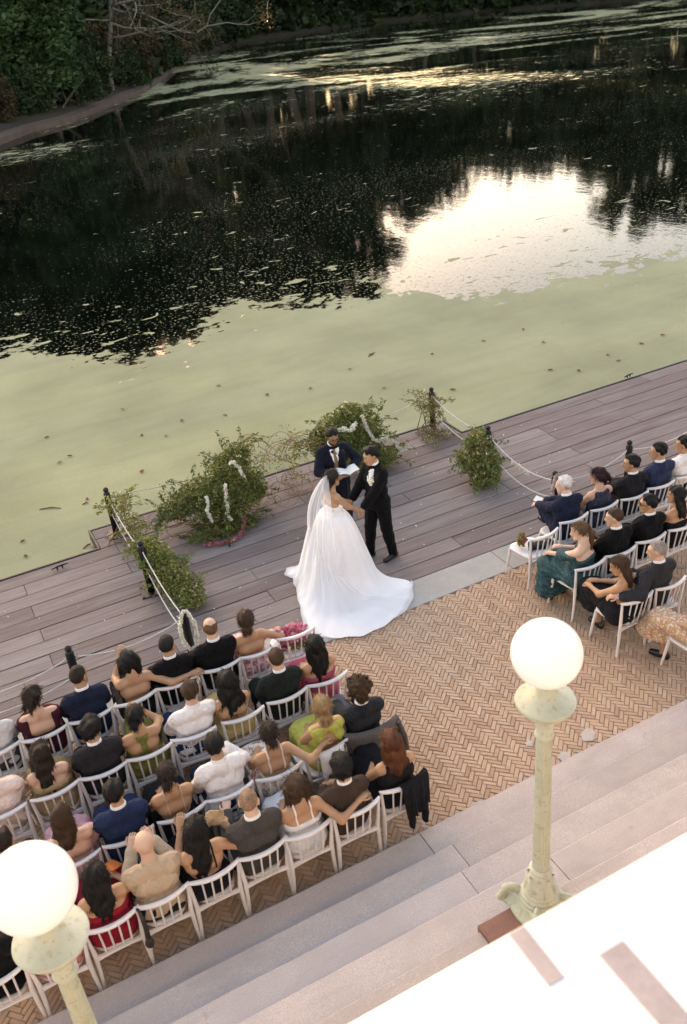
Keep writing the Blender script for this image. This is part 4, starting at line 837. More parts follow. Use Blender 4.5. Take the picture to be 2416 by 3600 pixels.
# ------------------------------------------------------------------ rope posts
def make_post():
    t = thing('rope_post', 'x', 'post'); h = .73
    MB().lathe([(.0, .0), (.050, .0), (.050, h), (.044, h+.012), (.044, h+.018), (.028, h+.026), (.026, h+.034), (.0, h+.036)], n=20).build('shaft', iron, t)
    MB().ball((0, 0, h+.065), .042, 14).build('finial', iron, t)
    b = MB().box((-.15, -.15, .004), (.15, .15, .018), bev=.004).build('base_plate', iron, t, smooth=False)
    for sx in (-1, 1):
        for sy in (-1, 1): MB().tube([(sx*.12, sy*.12, .016), (sx*.12, sy*.12, .03)], .012, 6).build('bolt', iron, b)
    a = np.linspace(0, 2*np.pi, 11); 
    for zz in (.66, .38): MB().tube([(.052+.018*math.cos(q)+.012, 0, zz+.018*math.sin(q)) for q in a], .004, 5).build('ring', iron, t)
    return t
POSTS = [((1.84, 12.70), 'black post at the left corner of the dock, by the water'), ((1.84, 10.84), 'black post inside the left greenery, on a square base plate'), ((1.84, 9.03), 'black post wearing the looped white garland'),
         ((.46, 9.06), 'black rope post left of the garlanded post, in front of the man in navy'), ((7.74, 12.83), 'black post at the right corner of the dock, sparsely wound with vines'), ((7.61, 10.93), 'black post behind the dense right hand greenery'),
         ((7.48, 9.10), 'black post hung with a pink and white garland beside the white-haired man'), ((8.96, 9.21), 'black rope post behind the two men at the far right'), ((-1.1, 9.08), 'black rope post just beyond the left edge of the frame'), ((10.5, 9.25), 'black rope post beyond the right edge of the frame')]
p0 = make_post()
for i, ((x, y), lb) in enumerate(POSTS):
    o = p0 if i == 0 else copy_tree(p0); o.location = (x, y, 0); o.rotation_euler = (0, 0, rng.normal()*.1); tag(o, lb, 'post', 'black rope posts on the dock')
rope_m = NT('white_rope'); vv = rope_m.coord(); wv = rope_m.node('ShaderNodeTexWave'); wv.inputs['Scale'].default_value = 30; rope_m.l.new(vv, wv.inputs[0]); rope_m.base(rope_m.mix(wv.outputs['Fac'], (.42, .40, .37), (.66, .64, .60))); rope_m.set(Roughness=.85); ROPE = rope_m.m
def rope(i, j, sags, label):
    A = np.array([*POSTS[i][0], 0]); Bp = np.array([*POSTS[j][0], 0]); d = unit(Bp-A); o = thing('rope', label, 'rope', tuple(A), 0, 'white ropes between the posts')
    for z, sg in zip((.68, .40), sags):
        if sg is None: continue
        u = np.linspace(0, 1, 22); L = np.linalg.norm(Bp-A); pts = np.outer(u, Bp-A)+np.array([0, 0, 1])*(z-4*sg*u*(1-u))[:, None]; pts[0] += d*.05; pts[-1] -= d*.05
        s1 = MB(); nt = 120; uu = np.linspace(0, 1, nt); Pc = np.column_stack([np.interp(uu, u, pts[:, k]) for k in range(3)]); lat = np.array([-d[1], d[0], 0]); ph = uu*L/.05*2*np.pi
        for q in (0, np.pi): s1.tube(Pc+(np.cos(ph+q)*.0045)[:, None]*lat+(np.sin(ph+q)*.0045)[:, None]*np.array([0, 0, 1]), .006, 5)
        s1.build('strand', ROPE, o)
rope(0, 1, (.12, .14), 'white rope pair from the left corner post down to the left greenery')
rope(1, 2, (.10, .16), 'white rope pair from the left greenery to the garlanded post')
rope(2, 3, (.14, None), 'sagging white rope from the garlanded post to the next post on the left')
rope(3, 8, (.14, .14), 'white ropes leaving the frame at the left edge')
rope(4, 5, (.10, .14), 'white rope pair from the right corner post to the dense right greenery')
rope(5, 6, (.16, .18), 'white rope pair from the right greenery to the pink garlanded post')
rope(6, 7, (.14, None), 'white rope behind the guests at the right')
rope(7, 9, (.12, None), 'white rope leaving the frame at the right edge')
rope(0, 4, (.22, None), 'long white rope along the water edge behind the flower arrangements')

# ------------------------------------------------------------------ chairs
white_paint = plain('white_chair_paint', (.74, .70, .69), .42, .06, 6, .08, 50, spec=.5)
def make_chair():
    c = thing('chair', 'x', 'chair'); m = white_paint
    # seat: rounded trapezoid, slightly dished
    outl = []
    for q in np.linspace(0, 2*np.pi, 36, endpoint=False):
        cx, sy = math.cos(q), math.sin(q); e = .55; x = math.copysign(abs(cx)**e, cx); y = math.copysign(abs(sy)**e, sy); outl.append((x*(.205+.022*y), .035+y*.235))
    outl = np.array(outl); rr = [(.0, .442), (.5, .443), (.85, .449), (.97, .452), (1.0, .446), (1.0, .425), (.9, .418), (0, .418)]
    ce = np.array([0, .035]); P = np.array([np.column_stack([ce+(outl-ce)*max(f, .001), np.full(36, z)]) for f, z in rr]); MB().grid(P, closed=True).build('seat', m, c)
    for sx in (-1, 1): MB().tube([(sx*.185, .215, .425), (sx*.195, .25, .22), (sx*.205, .285, 0)], [.021, .019, .013], 10).build('front_leg', m, c)
    for sx in (-1, 1): MB().tube([(sx*.215, -.185, 0), (sx*.205, -.195, .22), (sx*.20, -.20, .44), (sx*.212, -.215, .62), (sx*.222, -.225, .775)], [.013, .018, .021, .017, .014], 10).build('rear_leg', m, c)
    # curved top rail, bowed backwards
    a = np.linspace(-1, 1, 17); P = []
    for q in a:
        x = q*.236; y = -.222-.062*(1-q*q); w = .021*(1-.25*q**4); hh = .017*(1-.3*q**4); z = .783+.006*q*q
        P.append([(x, y+w, z+hh*.6), (x, y+w*.7, z+hh), (x, y-w*.7, z+hh), (x, y-w, z+hh*.6), (x, y-w, z-hh*.6), (x, y-w*.7, z-hh), (x, y+w*.7, z-hh), (x, y+w, z-hh*.6)])
    P = np.array(P); mb = MB().grid(P, closed=True)
    for e, f in ((P[0], 1), (P[-1], -1)): mb.add(np.vstack([e, e.mean(0)]), [(q, (q+1) % 8, 8)[::f] for q in range(8)])
    mb.build('top_rail', m, c)
    for q in (-.56, -.19, .19, .56): MB().tube([(q*.195, -.205-.012*(1-q*q), .44), (q*.215, -.222-.062*(1-q*q), .775)], [.0095, .0085], 8).build('spindle', m, c)
    # arched apron under the back of the seat
    P = []
    for q in np.linspace(-1, 1, 13):
        x = q*.198; y = -.198-.014*(1-q*q); zt = .424; zb = .402-.034*abs(q)**2.2; P.append([(x, y+.011, zt), (x, y-.011, zt), (x, y-.011, zb), (x, y+.011, zb)])
    MB().grid(np.array(P), closed=True).build('apron', m, c, smooth=False)
    return c
chair0 = make_chair(); chair_used = [False]
def chair(x, yrail, label, rz=0.0):
    o = copy_tree(chair0) if chair_used[0] else chair0; chair_used[0] = True
    o.location = (x, yrail+.235, 0); o.rotation_euler = (0, 0, rz); tag(o, label, 'chair', 'white spindle-back ceremony chairs'); return o

# ------------------------------------------------------------------ greenery and garlands
gr_leaf = leaf_material('arrangement_leaf', (.12, .14, .035), (.21, .225, .055), (.36, .34, .10)); gr_deep = leaf_material('arrangement_leaf_deep', (.06, .10, .028), (.115, .16, .042), (.20, .235, .065)); gr_olive = leaf_material('arrangement_leaf_olive', (.20, .165, .045), (.30, .25, .07), (.42, .32, .12))
gr_rust = leaf_material('arrangement_leaf_rust', (.17, .09, .06), (.25, .15, .09), (.36, .26, .15)); blossom = leaf_material('cream_blossom', (.66, .58, .40), (.76, .70, .54), (.84, .80, .68)); stem_m = plain('vine_stem', (.16, .085, .05), .8, .3, 20, .3, 60)
def vol(n, r, ells):
    w = np.array([e[3]*e[4]*e[5] for e in ells])**.7; k = r.choice(len(ells), n, p=w/w.sum()); E = np.array(ells, float)[k]; q = r.normal(size=(n, 3)); q /= np.linalg.norm(q, axis=1)[:, None]
    P = E[:, :3]+q*(r.uniform(.15, 1.0, n)**.5)[:, None]*E[:, 3:6]; P[:, 2] = np.maximum(P[:, 2], .02); return P
def sprays(mb, r, ells, n, L, leafs):
    """arching twigs that break the outline, each set with leaves along its length"""
    P = []; D = []
    for _ in range(n):
        e = ells[r.integers(len(ells))]; q = r.normal(size=3); q[2] = abs(q[2])*.45; q = unit(q); p = np.array(e[:3])+q*np.array(e[3:6])*.7; d = unit(q+np.array([0, 0, .12])); pts = [p]
        for i in range(6): d = unit(d+r.normal(size=3)*.13-np.array([0, 0, .12])); pts.append(pts[-1]+d*L*r.uniform(.6, 1.2)/6)
        pts = np.array(pts); pts[:, 2] = np.maximum(pts[:, 2], .015); mb.tube(pts, np.linspace(.005, .002, 7), 4)
        for i in range(1, 7):
            for _ in range(leafs): P.append(pts[i]+r.normal(size=3)*.022); D.append(unit(pts[min(i, 6)]-pts[i-1]))
    return np.array(P), np.array(D)
def arrangement(name, label, ells, mats, blooms, seed, L=.042, spray=26, sprayL=.42, extra=None):
    r = np.random.default_rng(seed); o = thing(name, label, 'flower arrangement', (float(ells[0][0]), float(ells[0][1]), 0)); b = np.array([ells[0][0], ells[0][1], 0]); st = MB(); SP, SD = sprays(st, r, ells, spray, sprayL, 5)
    for _ in range(10):
        e = ells[r.integers(len(ells))]; p = np.array(e[:3])+r.normal(size=3)*np.array(e[3:6])*.4; q = b+np.array([r.normal()*.15, r.normal()*.12, .01]); st.tube([q-b, (q+p)/2-b+r.normal(size=3)*.05, p-b], [.008, .006, .004], 5)
    SPb = SP-b
    # tubes from sprays were made in world space: shift all but the last ones
    nV = len(st.V); cut = nV-10*3
    for i in range(nV):
        if i < cut: st.V[i] = st.V[i]-b.astype(np.float32)
    st.build('stems', stem_m, o, kind='stuff')
    for k, (m, n, lf) in enumerate(mats):
        Pv = vol(n, r, ells)-b; V, F = leaves(Pv, lf, r, .5, .25); mb = MB().add(V, F)
        if k == 0: V, F = leaves(SPb, lf, r, .42, .1, SD); mb.add(V, F)
        mb.build('foliage', m, o, smooth=False, kind='stuff')
    if blooms:
        Pv = vol(blooms, r, ells)-b; c = Pv[r.integers(0, len(Pv), blooms*5)]+r.normal(size=(blooms*5, 3))*.014; V, F = leaves(c, .024, r, .9); MB().add(V, F).build('blossoms', blossom, o, smooth=False, kind='stuff')
    return o, b
arrangement('floral_arrangement', 'large green floral arrangement left of the officiant, hung with white garlands', [(3.45, 12.0, .36, .50, .34, .36), (3.66, 12.2, .74, .34, .28, .34), (3.15, 12.2, .50, .36, .28, .30), (2.80, 12.25, .36, .38, .25, .17), (3.95, 12.2, .35, .28, .25, .28), (3.3, 11.75, .07, .62, .25, .09), (3.86, 12.3, .95, .22, .18, .18)],
            [(gr_deep, 4600, .060), (gr_leaf, 5200, .052), (gr_olive, 1900, .042), (gr_rust, 260, .045)], 90, 31, spray=85, sprayL=.40)
arrangement('floral_arrangement', 'tall green floral arrangement behind the officiant with a long white garland', [(5.95, 12.3, .36, .42, .32, .38), (5.62, 12.42, .78, .36, .26, .32), (6.12, 12.36, .66, .34, .28, .36), (5.9, 12.45, 1.0, .28, .2, .18), (6.25, 12.15, .18, .35, .25, .18), (5.35, 12.45, .62, .25, .2, .25)],
            [(gr_deep, 3600, .060), (gr_leaf, 4600, .052), (gr_olive, 2100, .042)], 150, 32, spray=80, sprayL=.42)
arrangement('floral_arrangement', 'bushy green arrangement spilling along the left rope line', [(2.02, 10.86, .44, .26, .28, .28), (2.12, 10.55, .28, .26, .30, .26), (2.22, 10.22, .16, .22, .32, .16), (1.95, 11.05, .55, .22, .22, .18)],
            [(gr_deep, 2200, .052), (gr_leaf, 2900, .046), (gr_rust, 520, .036), (gr_olive, 1300, .038)], 120, 33, spray=30, sprayL=.26)
arrangement('floral_arrangement', 'sparse vines and buds wound on the left corner post', [(1.95, 12.55, .55, .20, .22, .22), (2.05, 12.25, .30, .20, .26, .22), (2.1, 11.85, .12, .18, .28, .12)],
            [(gr_leaf, 620, .048), (gr_olive, 760, .042), (gr_rust, 300, .04)], 60, 34, spray=20, sprayL=.28)
arrangement('floral_arrangement', 'dense green and cream arrangement round the right hand post', [(7.42, 10.78, .28, .32, .26, .28), (7.50, 11.0, .55, .24, .25, .22), (7.30, 10.58, .16, .30, .22, .16), (7.22, 10.95, .35, .2, .2, .2)],
            [(gr_deep, 1300, .054), (gr_leaf, 2200, .048), (gr_olive, 2200, .042)], 190, 35, spray=34, sprayL=.28)
arrangement('floral_arrangement', 'sparse reddish vines on the right corner post', [(7.60, 12.78, .60, .26, .18, .22), (7.75, 12.75, .40, .14, .16, .3), (7.62, 12.5, .08, .38, .28, .09)],
            [(gr_leaf, 380, .045), (gr_rust, 480, .045), (gr_olive, 420, .04)], 26, 36, spray=20, sprayL=.30)
# looping bare vines between the two tall arrangements
r = np.random.default_rng(44); vt = thing('looping_vines', 'tangle of looping brown vines between the two tall arrangements', 'vines', (4.6, 12.3, 0)); mb = MB()
for k in range(15):
    x0 = r.uniform(-.85, .1); x1 = x0+r.uniform(.4, 1.1); z0 = r.uniform(.5, 1.05); z1 = r.uniform(.4, 1.05); yy = r.normal()*.12; u = np.linspace(0, 1, 18); ph = r.uniform(0, 6)
    mb.tube(np.column_stack([x0+(x1-x0)*u+.10*np.sin(u*9+ph), yy+.08*np.cos(u*8+ph), z0+(z1-z0)*u+.16*np.sin(u*math.pi)+.06*np.sin(u*13+ph)]), .0055, 5)
for k in range(16):
    c = np.array([r.uniform(-.55, .35), r.normal()*.15-.1, 0]); R1, R2 = r.uniform(.12, .26), r.uniform(.10, .22); q = np.linspace(0, 2*np.pi*.92, 22)+r.uniform(0, 6); tl = r.uniform(.2, 1.2); mb.tube(np.column_stack([c[0]+R1*np.cos(q), c[1]+R2*np.sin(q)*math.cos(tl), np.maximum(.012, .12+R2*math.sin(tl)*np.sin(q)+.05)]), .0045, 5)
for k in range(12):
    c = np.array([-1.75+r.normal()*.12, r.normal()*.12, .0]); R1, R2 = r.uniform(.15, .28), r.uniform(.12, .22); q = np.linspace(0, 2*np.pi*.9, 20)+r.uniform(0, 6); tl = r.uniform(.3, 1.3); mb.tube(np.column_stack([c[0]+R1*np.cos(q), c[1]+R2*np.sin(q)*math.cos(tl), np.maximum(.012, .18+R2*math.sin(tl)*np.sin(q))]), .0045, 5)
mb.build('stems', plain('dry_vine', (.26, .145, .085), .8, .25, 15, .2, 60), vt, kind='stuff')
Pv = np.column_stack([r.uniform(-.8, .85, 2200), r.normal(size=2200)*.15, r.uniform(.2, 1.1, 2200)]); Pv = Pv[(np.sin(Pv[:, 0]*9)+np.sin(Pv[:, 2]*11)) > .1]; V, F = leaves(Pv, .05, r, .42, .2); MB().add(V, F).build('foliage', gr_olive, vt, smooth=False, kind='stuff')
V, F = leaves(Pv[::2]+r.normal(size=Pv[::2].shape)*.05, .05, r, .42, .2); MB().add(V, F).build('foliage', gr_leaf, vt, smooth=False, kind='stuff')
def petal_mat(n, a, b, c): return leaf_material(n, a, b, c)
pm_white = petal_mat('garland_white', (.78, .73, .58), (.84, .81, .70), (.88, .86, .80)); pm_pink = petal_mat('garland_pink', (.30, .06, .07), (.45, .14, .15), (.62, .34, .33)); pm_mixed = petal_mat('garland_mixed', (.45, .12, .15), (.70, .62, .55), (.76, .74, .68))
def garland(label, pts, m, seed, rad=.020, dens=800):
    r = np.random.default_rng(seed); pts = np.asarray(pts, float); uq = np.linspace(0, len(pts)-1, 4*len(pts)); pts = np.column_stack([np.interp(uq, np.arange(len(pts)), pts[:, q_]) for q_ in range(3)]); pts[1:-1] += r.normal(size=(len(pts)-2, 3))*np.array([.011, .006, .006])*(1.0 if len(pts) < 60 else .15); L = np.concatenate([[0], np.cumsum(np.linalg.norm(np.diff(pts, axis=0), axis=1))]); n = int(L[-1]*dens); u = r.uniform(0, L[-1], n); c = np.column_stack([np.interp(u, L, pts[:, k]) for k in range(3)]); q = r.normal(size=(n, 3)); q /= np.linalg.norm(q, axis=1)[:, None]
    lump = .75+.35*np.sin(u*95); o = thing('flower_garland', label, 'garland', tuple(pts[0])); P = c+q*(rad*lump)[:, None]-pts[0]; V, F = leaves(P, .034, r, .8, 0, q*.8); MB().add(V, F).build('petals', m, o, smooth=False, kind='stuff'); uu = np.linspace(0, L[-1], 30); MB().tube(np.column_stack([np.interp(uu, L, pts[:, k]) for k in range(3)])-pts[0], .006, 5).build('string', ROPE, o)
def loop(x, y, zt, zb, w, dy=-.06):
    q = np.linspace(0, 2*np.pi, 26); return [(x+w*math.sin(t)*(1 if math.cos(t) < .5 else .8), y+dy*(.5-.9*math.cos(t)*.5), (zt+zb)/2+(zt-zb)/2*math.cos(t)) for t in q]
garland('looped white flower garland hung over the black post at the left', loop(1.84, 8.985, .80, .26, .095), pm_white, 51)
garland('looped pink and white garland over the post beside the white-haired man', loop(7.48, 9.055, .80, .28, .09), pm_mixed, 52, .022)
garland('long white garland hanging in the middle of the left arrangement', [(3.42, 11.72, .80), (3.38, 11.68, .62), (3.37, 11.64, .42), (3.38, 11.62, .24)], pm_white, 53, .021)
garland('short white garland at the upper right of the left arrangement', [(3.60, 11.9, 1.02), (3.66, 11.88, 1.05), (3.72, 11.86, .92), (3.78, 11.84, .76)], pm_white, 54, .020)
garland('faded cream garland at the left of the left arrangement', [(3.10, 11.75, .68), (3.08, 11.7, .5), (3.1, 11.68, .3)], pm_white, 55, .019)
garland('long white garland draped down the right arrangement and across its foot', [(5.98, 12.1, 1.06), (6.02, 12.06, .85), (6.10, 12.02, .62), (6.22, 12.02, .55), (6.38, 12.0, .56), (6.52, 12.0, .44), (6.58, 12.0, .26)], pm_white, 56, .023)
garland('cluster of cream blossoms along the top of the right arrangement', [(5.50, 12.15, .86), (5.62, 12.12, .92), (5.76, 12.1, .86), (5.86, 12.1, .96)], pm_white, 57, .04, 700)
garland('dusky red garland lying at the foot of the left arrangement', [(2.88, 11.52, .05), (3.05, 11.42, .05), (3.22, 11.37, .05), (3.42, 11.40, .06), (3.55, 11.52, .12), (3.56, 11.62, .24)], pm_pink, 58, .028)
garland('cream blossoms tied along the right rope', [(7.56, 10.2, .50), (7.55, 9.95, .47), (7.53, 9.8, .48)], pm_white, 59, .03, 420)
# ------------------------------------------------------------------ the seated guests
LAPL, LAPR = (-.06, .24, .66), (.06, .24, .66)
def guest(x, yr, label, seat, wear, hair, skin, head=(0, 0), s=1.0, w=1.0, lean=-.06, twist=0.0, sway=0.0, legs='normal', hands=(LAPL, LAPR), fem=False, yaw=0.0, curl=.6, extra=None, seed=None, poles=None, dx=0.0, dy=0.0, chairrz=None, **kw):
    if seat: chair(x, yr, 'white spindle-back chair '+seat, rng.normal()*.025 if chairrz is None else chairrz)
    sp = dict(fem=fem, skin=skin, hair=hair, head=head, seed=seed or int(abs(x*131+yr*977)) % 9973, curl=curl); sp.update(kw)
    root = start_person(label, x+dx, yr+.235+dy, yaw); J = seat_joints(s, w, lean, twist, sway, legs, .11 if fem else .13)
    pl = poles or ((-1, -.6, -.5), (1, -.6, -.5)); arms(J, hands[0], hands[1], *pl); J['thigh'] = 1.0 if not fem else 1.06
    build_body(root, J, sp); build_hair(root, J, sp); wear(root, J, sp)
    if extra: extra(root, J, sp)
    return root, J
NAVY, BLACK, CHAR = (.011, .016, .036), (.0055, .0055, .0065), (.022, .021, .023)
def S(col, **kw): return lambda r, J, sp: suit(r, J, sp, col, **kw)
def SH_(col, **kw): return lambda r, J, sp: shirtsleeves(r, J, sp, col, **kw)
def D(mat, back='strapless', **kw): return lambda r, J, sp: dress(r, J, sp, mat, back, **kw)
pink_floral = floral('pink_floral', (.42, .13, .17), [(.62, .30, .33), (.68, .50, .48)], 18, .46); pinkred = cloth('rose_red', (.36, .07, .11)); burg = cloth('burgundy', (.055, .010, .018)); yellow = cloth('soft_yellow', (.48, .36, .15)); olive = cloth('olive_green', (.155, .15, .04)); tanc = cloth('tan_satin', (.36, .26, .14)); lime = cloth('lime_green', (.42, .42, .10)); blackc = cloth('black_crepe', (.010, .010, .012)); whited = cloth('white_cotton', (.66, .67, .70), .05)
whitefl = floral('white_red_floral', (.62, .55, .52), [(.45, .09, .07), (.62, .42, .38), (.22, .25, .12)], 14, .42); blush = cloth('blush_ruffle', (.58, .32, .34)); redd = cloth('crimson', (.26, .012, .028)); fuch = floral('fuchsia_floral', (.50, .12, .20), [(.62, .25, .32), (.50, .36, .14)], 26, .46); teal = floral('teal_jacquard', (.008, .060, .065), [(.012, .10, .11), (.004, .028, .035)], 30, .48); navyd = floral('navy_print', (.010, .016, .045), [(.03, .045, .10), (.006, .006, .012)], 26, .46); sequin = floral('sequin_floral', (.55, .33, .24), [(.55, .16, .15), (.66, .58, .48), (.42, .28, .10)], 24, .46)
# left block, front row
AY, BY, CY, DY = 7.78, 6.93, 6.02, 5.27
guest(2.32, 7.77, 'woman in a pink floral open-backed dress resting an arm on the bouquet chair', 'under the woman in pink floral, front row', D(pink_floral, 'low', sleeve=.42, puff=.02), ('lowbun', 'brown'), 'tan', (-.35, -.05), .93, fem=True, hands=(LAPL, (.42, .12, .70)), poles=((-1, -.6, -.5), (.5, -1, -.1)), dx=-.05)
guest(1.87, AY, 'balding man in a black suit in the front row beside the garlanded post', 'under the balding man in black, front row', S(BLACK), ('receding', 'lightbrown'), 'fair', (-.25, -.08), 1.0, 1.04)
guest(1.37, AY, 'dark-haired man in a black suit with a white collar, left of the balding man', 'under the dark-haired man in black, front row', S(BLACK), ('crop', 'black'), 'olive', (-.55, -.04), .98)
guest(.89, AY, 'woman in a black strapless dress shading her eyes, arm along the next chair', 'under the woman in the black strapless dress, front row', D(blackc, 'low'), ('bob', 'black'), 'tan', (-.35, -.05), .95, fem=True, hands=((-.04, .22, 1.04), (.60, -.24, .84)), poles=((-.5, 0, -1), (.2, -1, -.6)), dx=.05, palmL=(0, -.5, 1))
guest(.42, AY, 'man in a navy suit with short greying hair in the front row, left', 'under the man in navy, front row', S(NAVY), ('crop', 'darkbrown'), 'olive', (-.75, -.02), 1.01, 1.05)
guest(-.06, AY, 'woman in a burgundy square-backed dress with pinned-up hair', 'under the woman in burgundy, front row', D(burg, 'square', sleeve=.33), ('updo', 'darkbrown'), 'fair', (-.55, -.05), .95, fem=True)
guest(-.54, 7.80, 'guest in a pale patterned shirt at the left edge of the front row', 'under the pale patterned shirt, front row left edge', lambda r, J, sp: shirtsleeves(r, J, sp, (.50, .50, .50), (.05, .05, .06)), ('short', 'darkbrown'), 'tan', (-.5, -.05), .98)
# second row
guest(2.76, BY, 'woman with long straight black hair in a rose red strapless dress', 'under the long-haired woman in rose red, second row', D(pinkred, 'strapless'), ('long', 'black'), 'tan', (-.25, -.04), .93, fem=True, hairlen=.36, dx=-.04)
guest(2.28, BY, 'man with short brown hair in a dark green-black suit, second row', 'under the man in the dark green-black suit, second row', S((.013, .018, .016)), ('crop', 'brown'), 'fair', (-.3, -.1), .96, 1.06)
guest(1.78, BY-.02, 'woman with dark wavy hair in a yellow dress, second row', 'under the woman in yellow, second row', D(yellow, 'low', straps=(.5, .38, .2)), ('wavy', 'black'), 'tan', (-.2, -.08), .93, fem=True, hairlen=.33, dx=-.06)
guest(1.28, BY, 'brown-haired man in a white shirt and navy trousers, second row', 'under the brown-haired man in the white shirt, second row', SH_((.78, .74, .73), trousers=(.014, .03, .075)), ('short', 'brown'), 'fair', (-.45, -.1), .98, 1.06, sway=.05, chairrz=-.12)
guest(.80, BY, 'woman in an olive green racerback dress with a black bun, hand at her face', 'under the woman in olive green, second row', D(olive, 'racer'), ('bun', 'black'), 'tan', (-.45, -.1), .93, fem=True, hands=(LAPL, (.09, .18, 1.0)), poles=((-1, -.6, -.5), (.9, 0, -1)), dx=-.03, legs='crossedL')
guest(.34, BY, 'man with black hair in a charcoal suit, second row', 'under the man in charcoal, second row', S(CHAR), ('thick', 'black'), 'tan', (-.5, -.12), .99, 1.07)
guest(-.14, BY, 'woman with long dark wavy hair in a tan strapless dress, second row', 'under the woman in the tan dress, second row', D(tanc, 'strapless'), ('wavy', 'darkbrown'), 'fair', (-.6, -.06), .93, fem=True, hairlen=.36)
guest(-.62, BY, 'guest in a cream blush shirt at the left end of the second row', 'under the guest in the cream shirt, second row at the left edge', SH_((.70, .56, .50), trousers=(.40, .30, .26)), ('short', 'black'), 'fair', (-.5, -.1), 1.0, 1.04)
# third row
def watch(r, J, sp):
    S_, E, W = J['armL']; d = unit(W-E); MB().tube([W-d*.022, W-d*.004], .034, 12).build('watch', plain('watch_steel', (.5, .5, .5), .3, .1, 10, 0, metal=.8), r)
guest(2.79, 6.04, 'curly-haired man in a dark jacket with his grey-trousered leg crossed', 'draped with the grey coat, third row end', S((.020, .022, .026), trousers=(.135, .135, .15)), ('curly', 'brown'), 'tan', (-.15, -.15), .97, 1.02, legs='crossed', hands=((-.08, .40, .70), (.10, .30, .72)), extra=watch, dx=-.02)
guest(2.29, 6.03, 'blonde woman in a lime green halter dress with an open back', 'draped with the white cloth, third row', D(lime, 'halter'), ('lowbun', 'blonde'), 'tan', (-.1, -.06), .95, fem=True, dx=.07)
guest(1.79, 6.0, 'woman in a white and red floral strappy dress, arm along the next chair', 'under the woman in white and red floral, third row', D(whitefl, 'low', straps=(.72, .66, .6)), ('bun', 'darkbrown'), 'tan', (-.1, -.08), .93, fem=True, hands=(LAPL, (.47, -.20, .86)), poles=((-1, -.6, -.5), (.5, -1, -.2)))
guest(1.29, 6.02, 'black-haired man in a white shirt resting his chin on his hand', 'under the black-haired man in the white shirt, third row', SH_((.76, .73, .72), trousers=(.012, .02, .05)), ('short', 'black'), 'tan', (-.35, -.05), .99, 1.05, lean=.05, hands=(LAPL, (.12, .22, .94)), poles=((-1, -.5, -.4), (.8, -.2, -1)))
guest(.83, 6.02, 'woman with bare tanned shoulders in a black dress, hair in a dark bun, third row', 'under the woman in the backless black dress, third row', D(blackc, 'low', straps=(.5, .36, .26)), ('bun', 'darkbrown'), 'tan', (-.3, -.08), .94, fem=True, dx=-.03)
guest(.33, CY, 'man in a bright navy suit with black hair, third row', 'under the man in bright navy, third row', S((.016, .030, .075)), ('short', 'black'), 'tan', (-.45, -.08), 1.0, 1.05)
guest(-.15, CY, 'woman with wavy brown hair in a blush pink ruffled dress beside the left globe', 'under the woman in blush pink, third row', D(blush, 'low', sleeve=.28, puff=.03), ('wavy', 'brown'), 'fair', (-.75, -.05), .95, fem=True, hairlen=.34, dx=.02)
guest(-.63, CY, 'man in a navy suit mostly hidden behind the left globe, third row', 'half hidden behind the left globe, third row', S((.014, .026, .06)), ('short', 'darkbrown'), 'tan', (-.5, -.1), .96)
# last row
guest(2.69, DY, 'woman with long auburn hair in a black sleeveless top, last row end', 'with the black jacket hung over it, last row end', lambda r, J, sp: (dress(r, J, sp, blackc, 'tank', length=.30)), ('long', 'auburn'), 'tan', (-.1, -.08), .96, fem=True, hairlen=.30, legs='crossed')
guest(2.20, 5.23, 'black-haired man in a brown jacket, last row', 'under the man in the brown jacket, last row', S((.052, .034, .026)), ('thick', 'black'), 'tan', (-.2, -.15), .95, 1.02, dx=-.04)
guest(1.73, 5.25, 'woman with a brown bob in a white strappy dress, arm round the next chair', 'under the woman with the brown bob, last row', D(whited, 'strapless', straps=(.76, .74, .72)), ('bob', 'brown'), 'tan', (-.1, -.1), .94, fem=True, hands=(LAPL, (.50, -.24, .86)), poles=((-1, -.6, -.5), (.3, -1, -.5)))
guest(1.30, DY, 'shaven-headed man in a grey suit, last row', 'under the shaven-headed man in grey, last row', S((.060, .054, .050)), ('buzz', 'buzz'), 'pale', (-.4, -.08), 1.02, 1.06, hands=((-.12, .30, .80), LAPR), poles=((-.4, -.2, -1), (1, -.6, -.5)))
def fan(r, J, sp):
    pass
g5, j5 = guest(.85, DY, 'woman with long black hair in a black strappy dress holding up a straw fan', 'under the woman with the straw fan, last row', D(blackc, 'low', straps=(.02, .02, .02)), ('long', 'black'), 'tan', (-.6, -.1), .97, fem=True, hairlen=.42, hands=((-.08, .26, .90), (.29, .10, .86)), poles=((-.4, 0, -1), (.8, -.6, -.7)), dx=-.03, curl=(.5, 1.1))
guest(.40, DY, 'bald man in a beige jacket with both hands raised to his face', 'under the bald man in beige, last row', SH_((.46, .35, .25), trousers=(.015, .015, .017), name='jacket'), ('none', 'darkbrown'), 'fair', (-.15, -.1), 1.0, 1.06, lean=.02, hands=((-.09, .27, .90), (.10, .28, .90)), poles=((-.35, 0, -1), (.35, 0, -1)))
g7, j7 = guest(-.03, DY, 'woman with long black hair in a crimson dress holding an orange booklet', 'under the woman in crimson, last row', D(redd, 'strapless', length=.12, flare=1.3), ('long', 'black'), 'tan', (-.35, -.2), .96, fem=True, hairlen=.40, hands=((.02, .24, .68), (.14, .24, .74)), curl=(.6, 1.0))
guest(-.49, 5.24, 'woman in a fuchsia floral dress hidden behind the left lamp', 'behind the left lamp shaft, last row', D(fuch, 'full', sleeve=.3), ('lowbun', 'darkbrown'), 'tan', (-.4, -.1), .95, fem=True)
guest(-.95, 5.24, 'guest in black at the lower left corner', 'at the lower left corner, last row', S(BLACK), ('short', 'darkbrown'), 'fair', (-.4, -.1), .97)
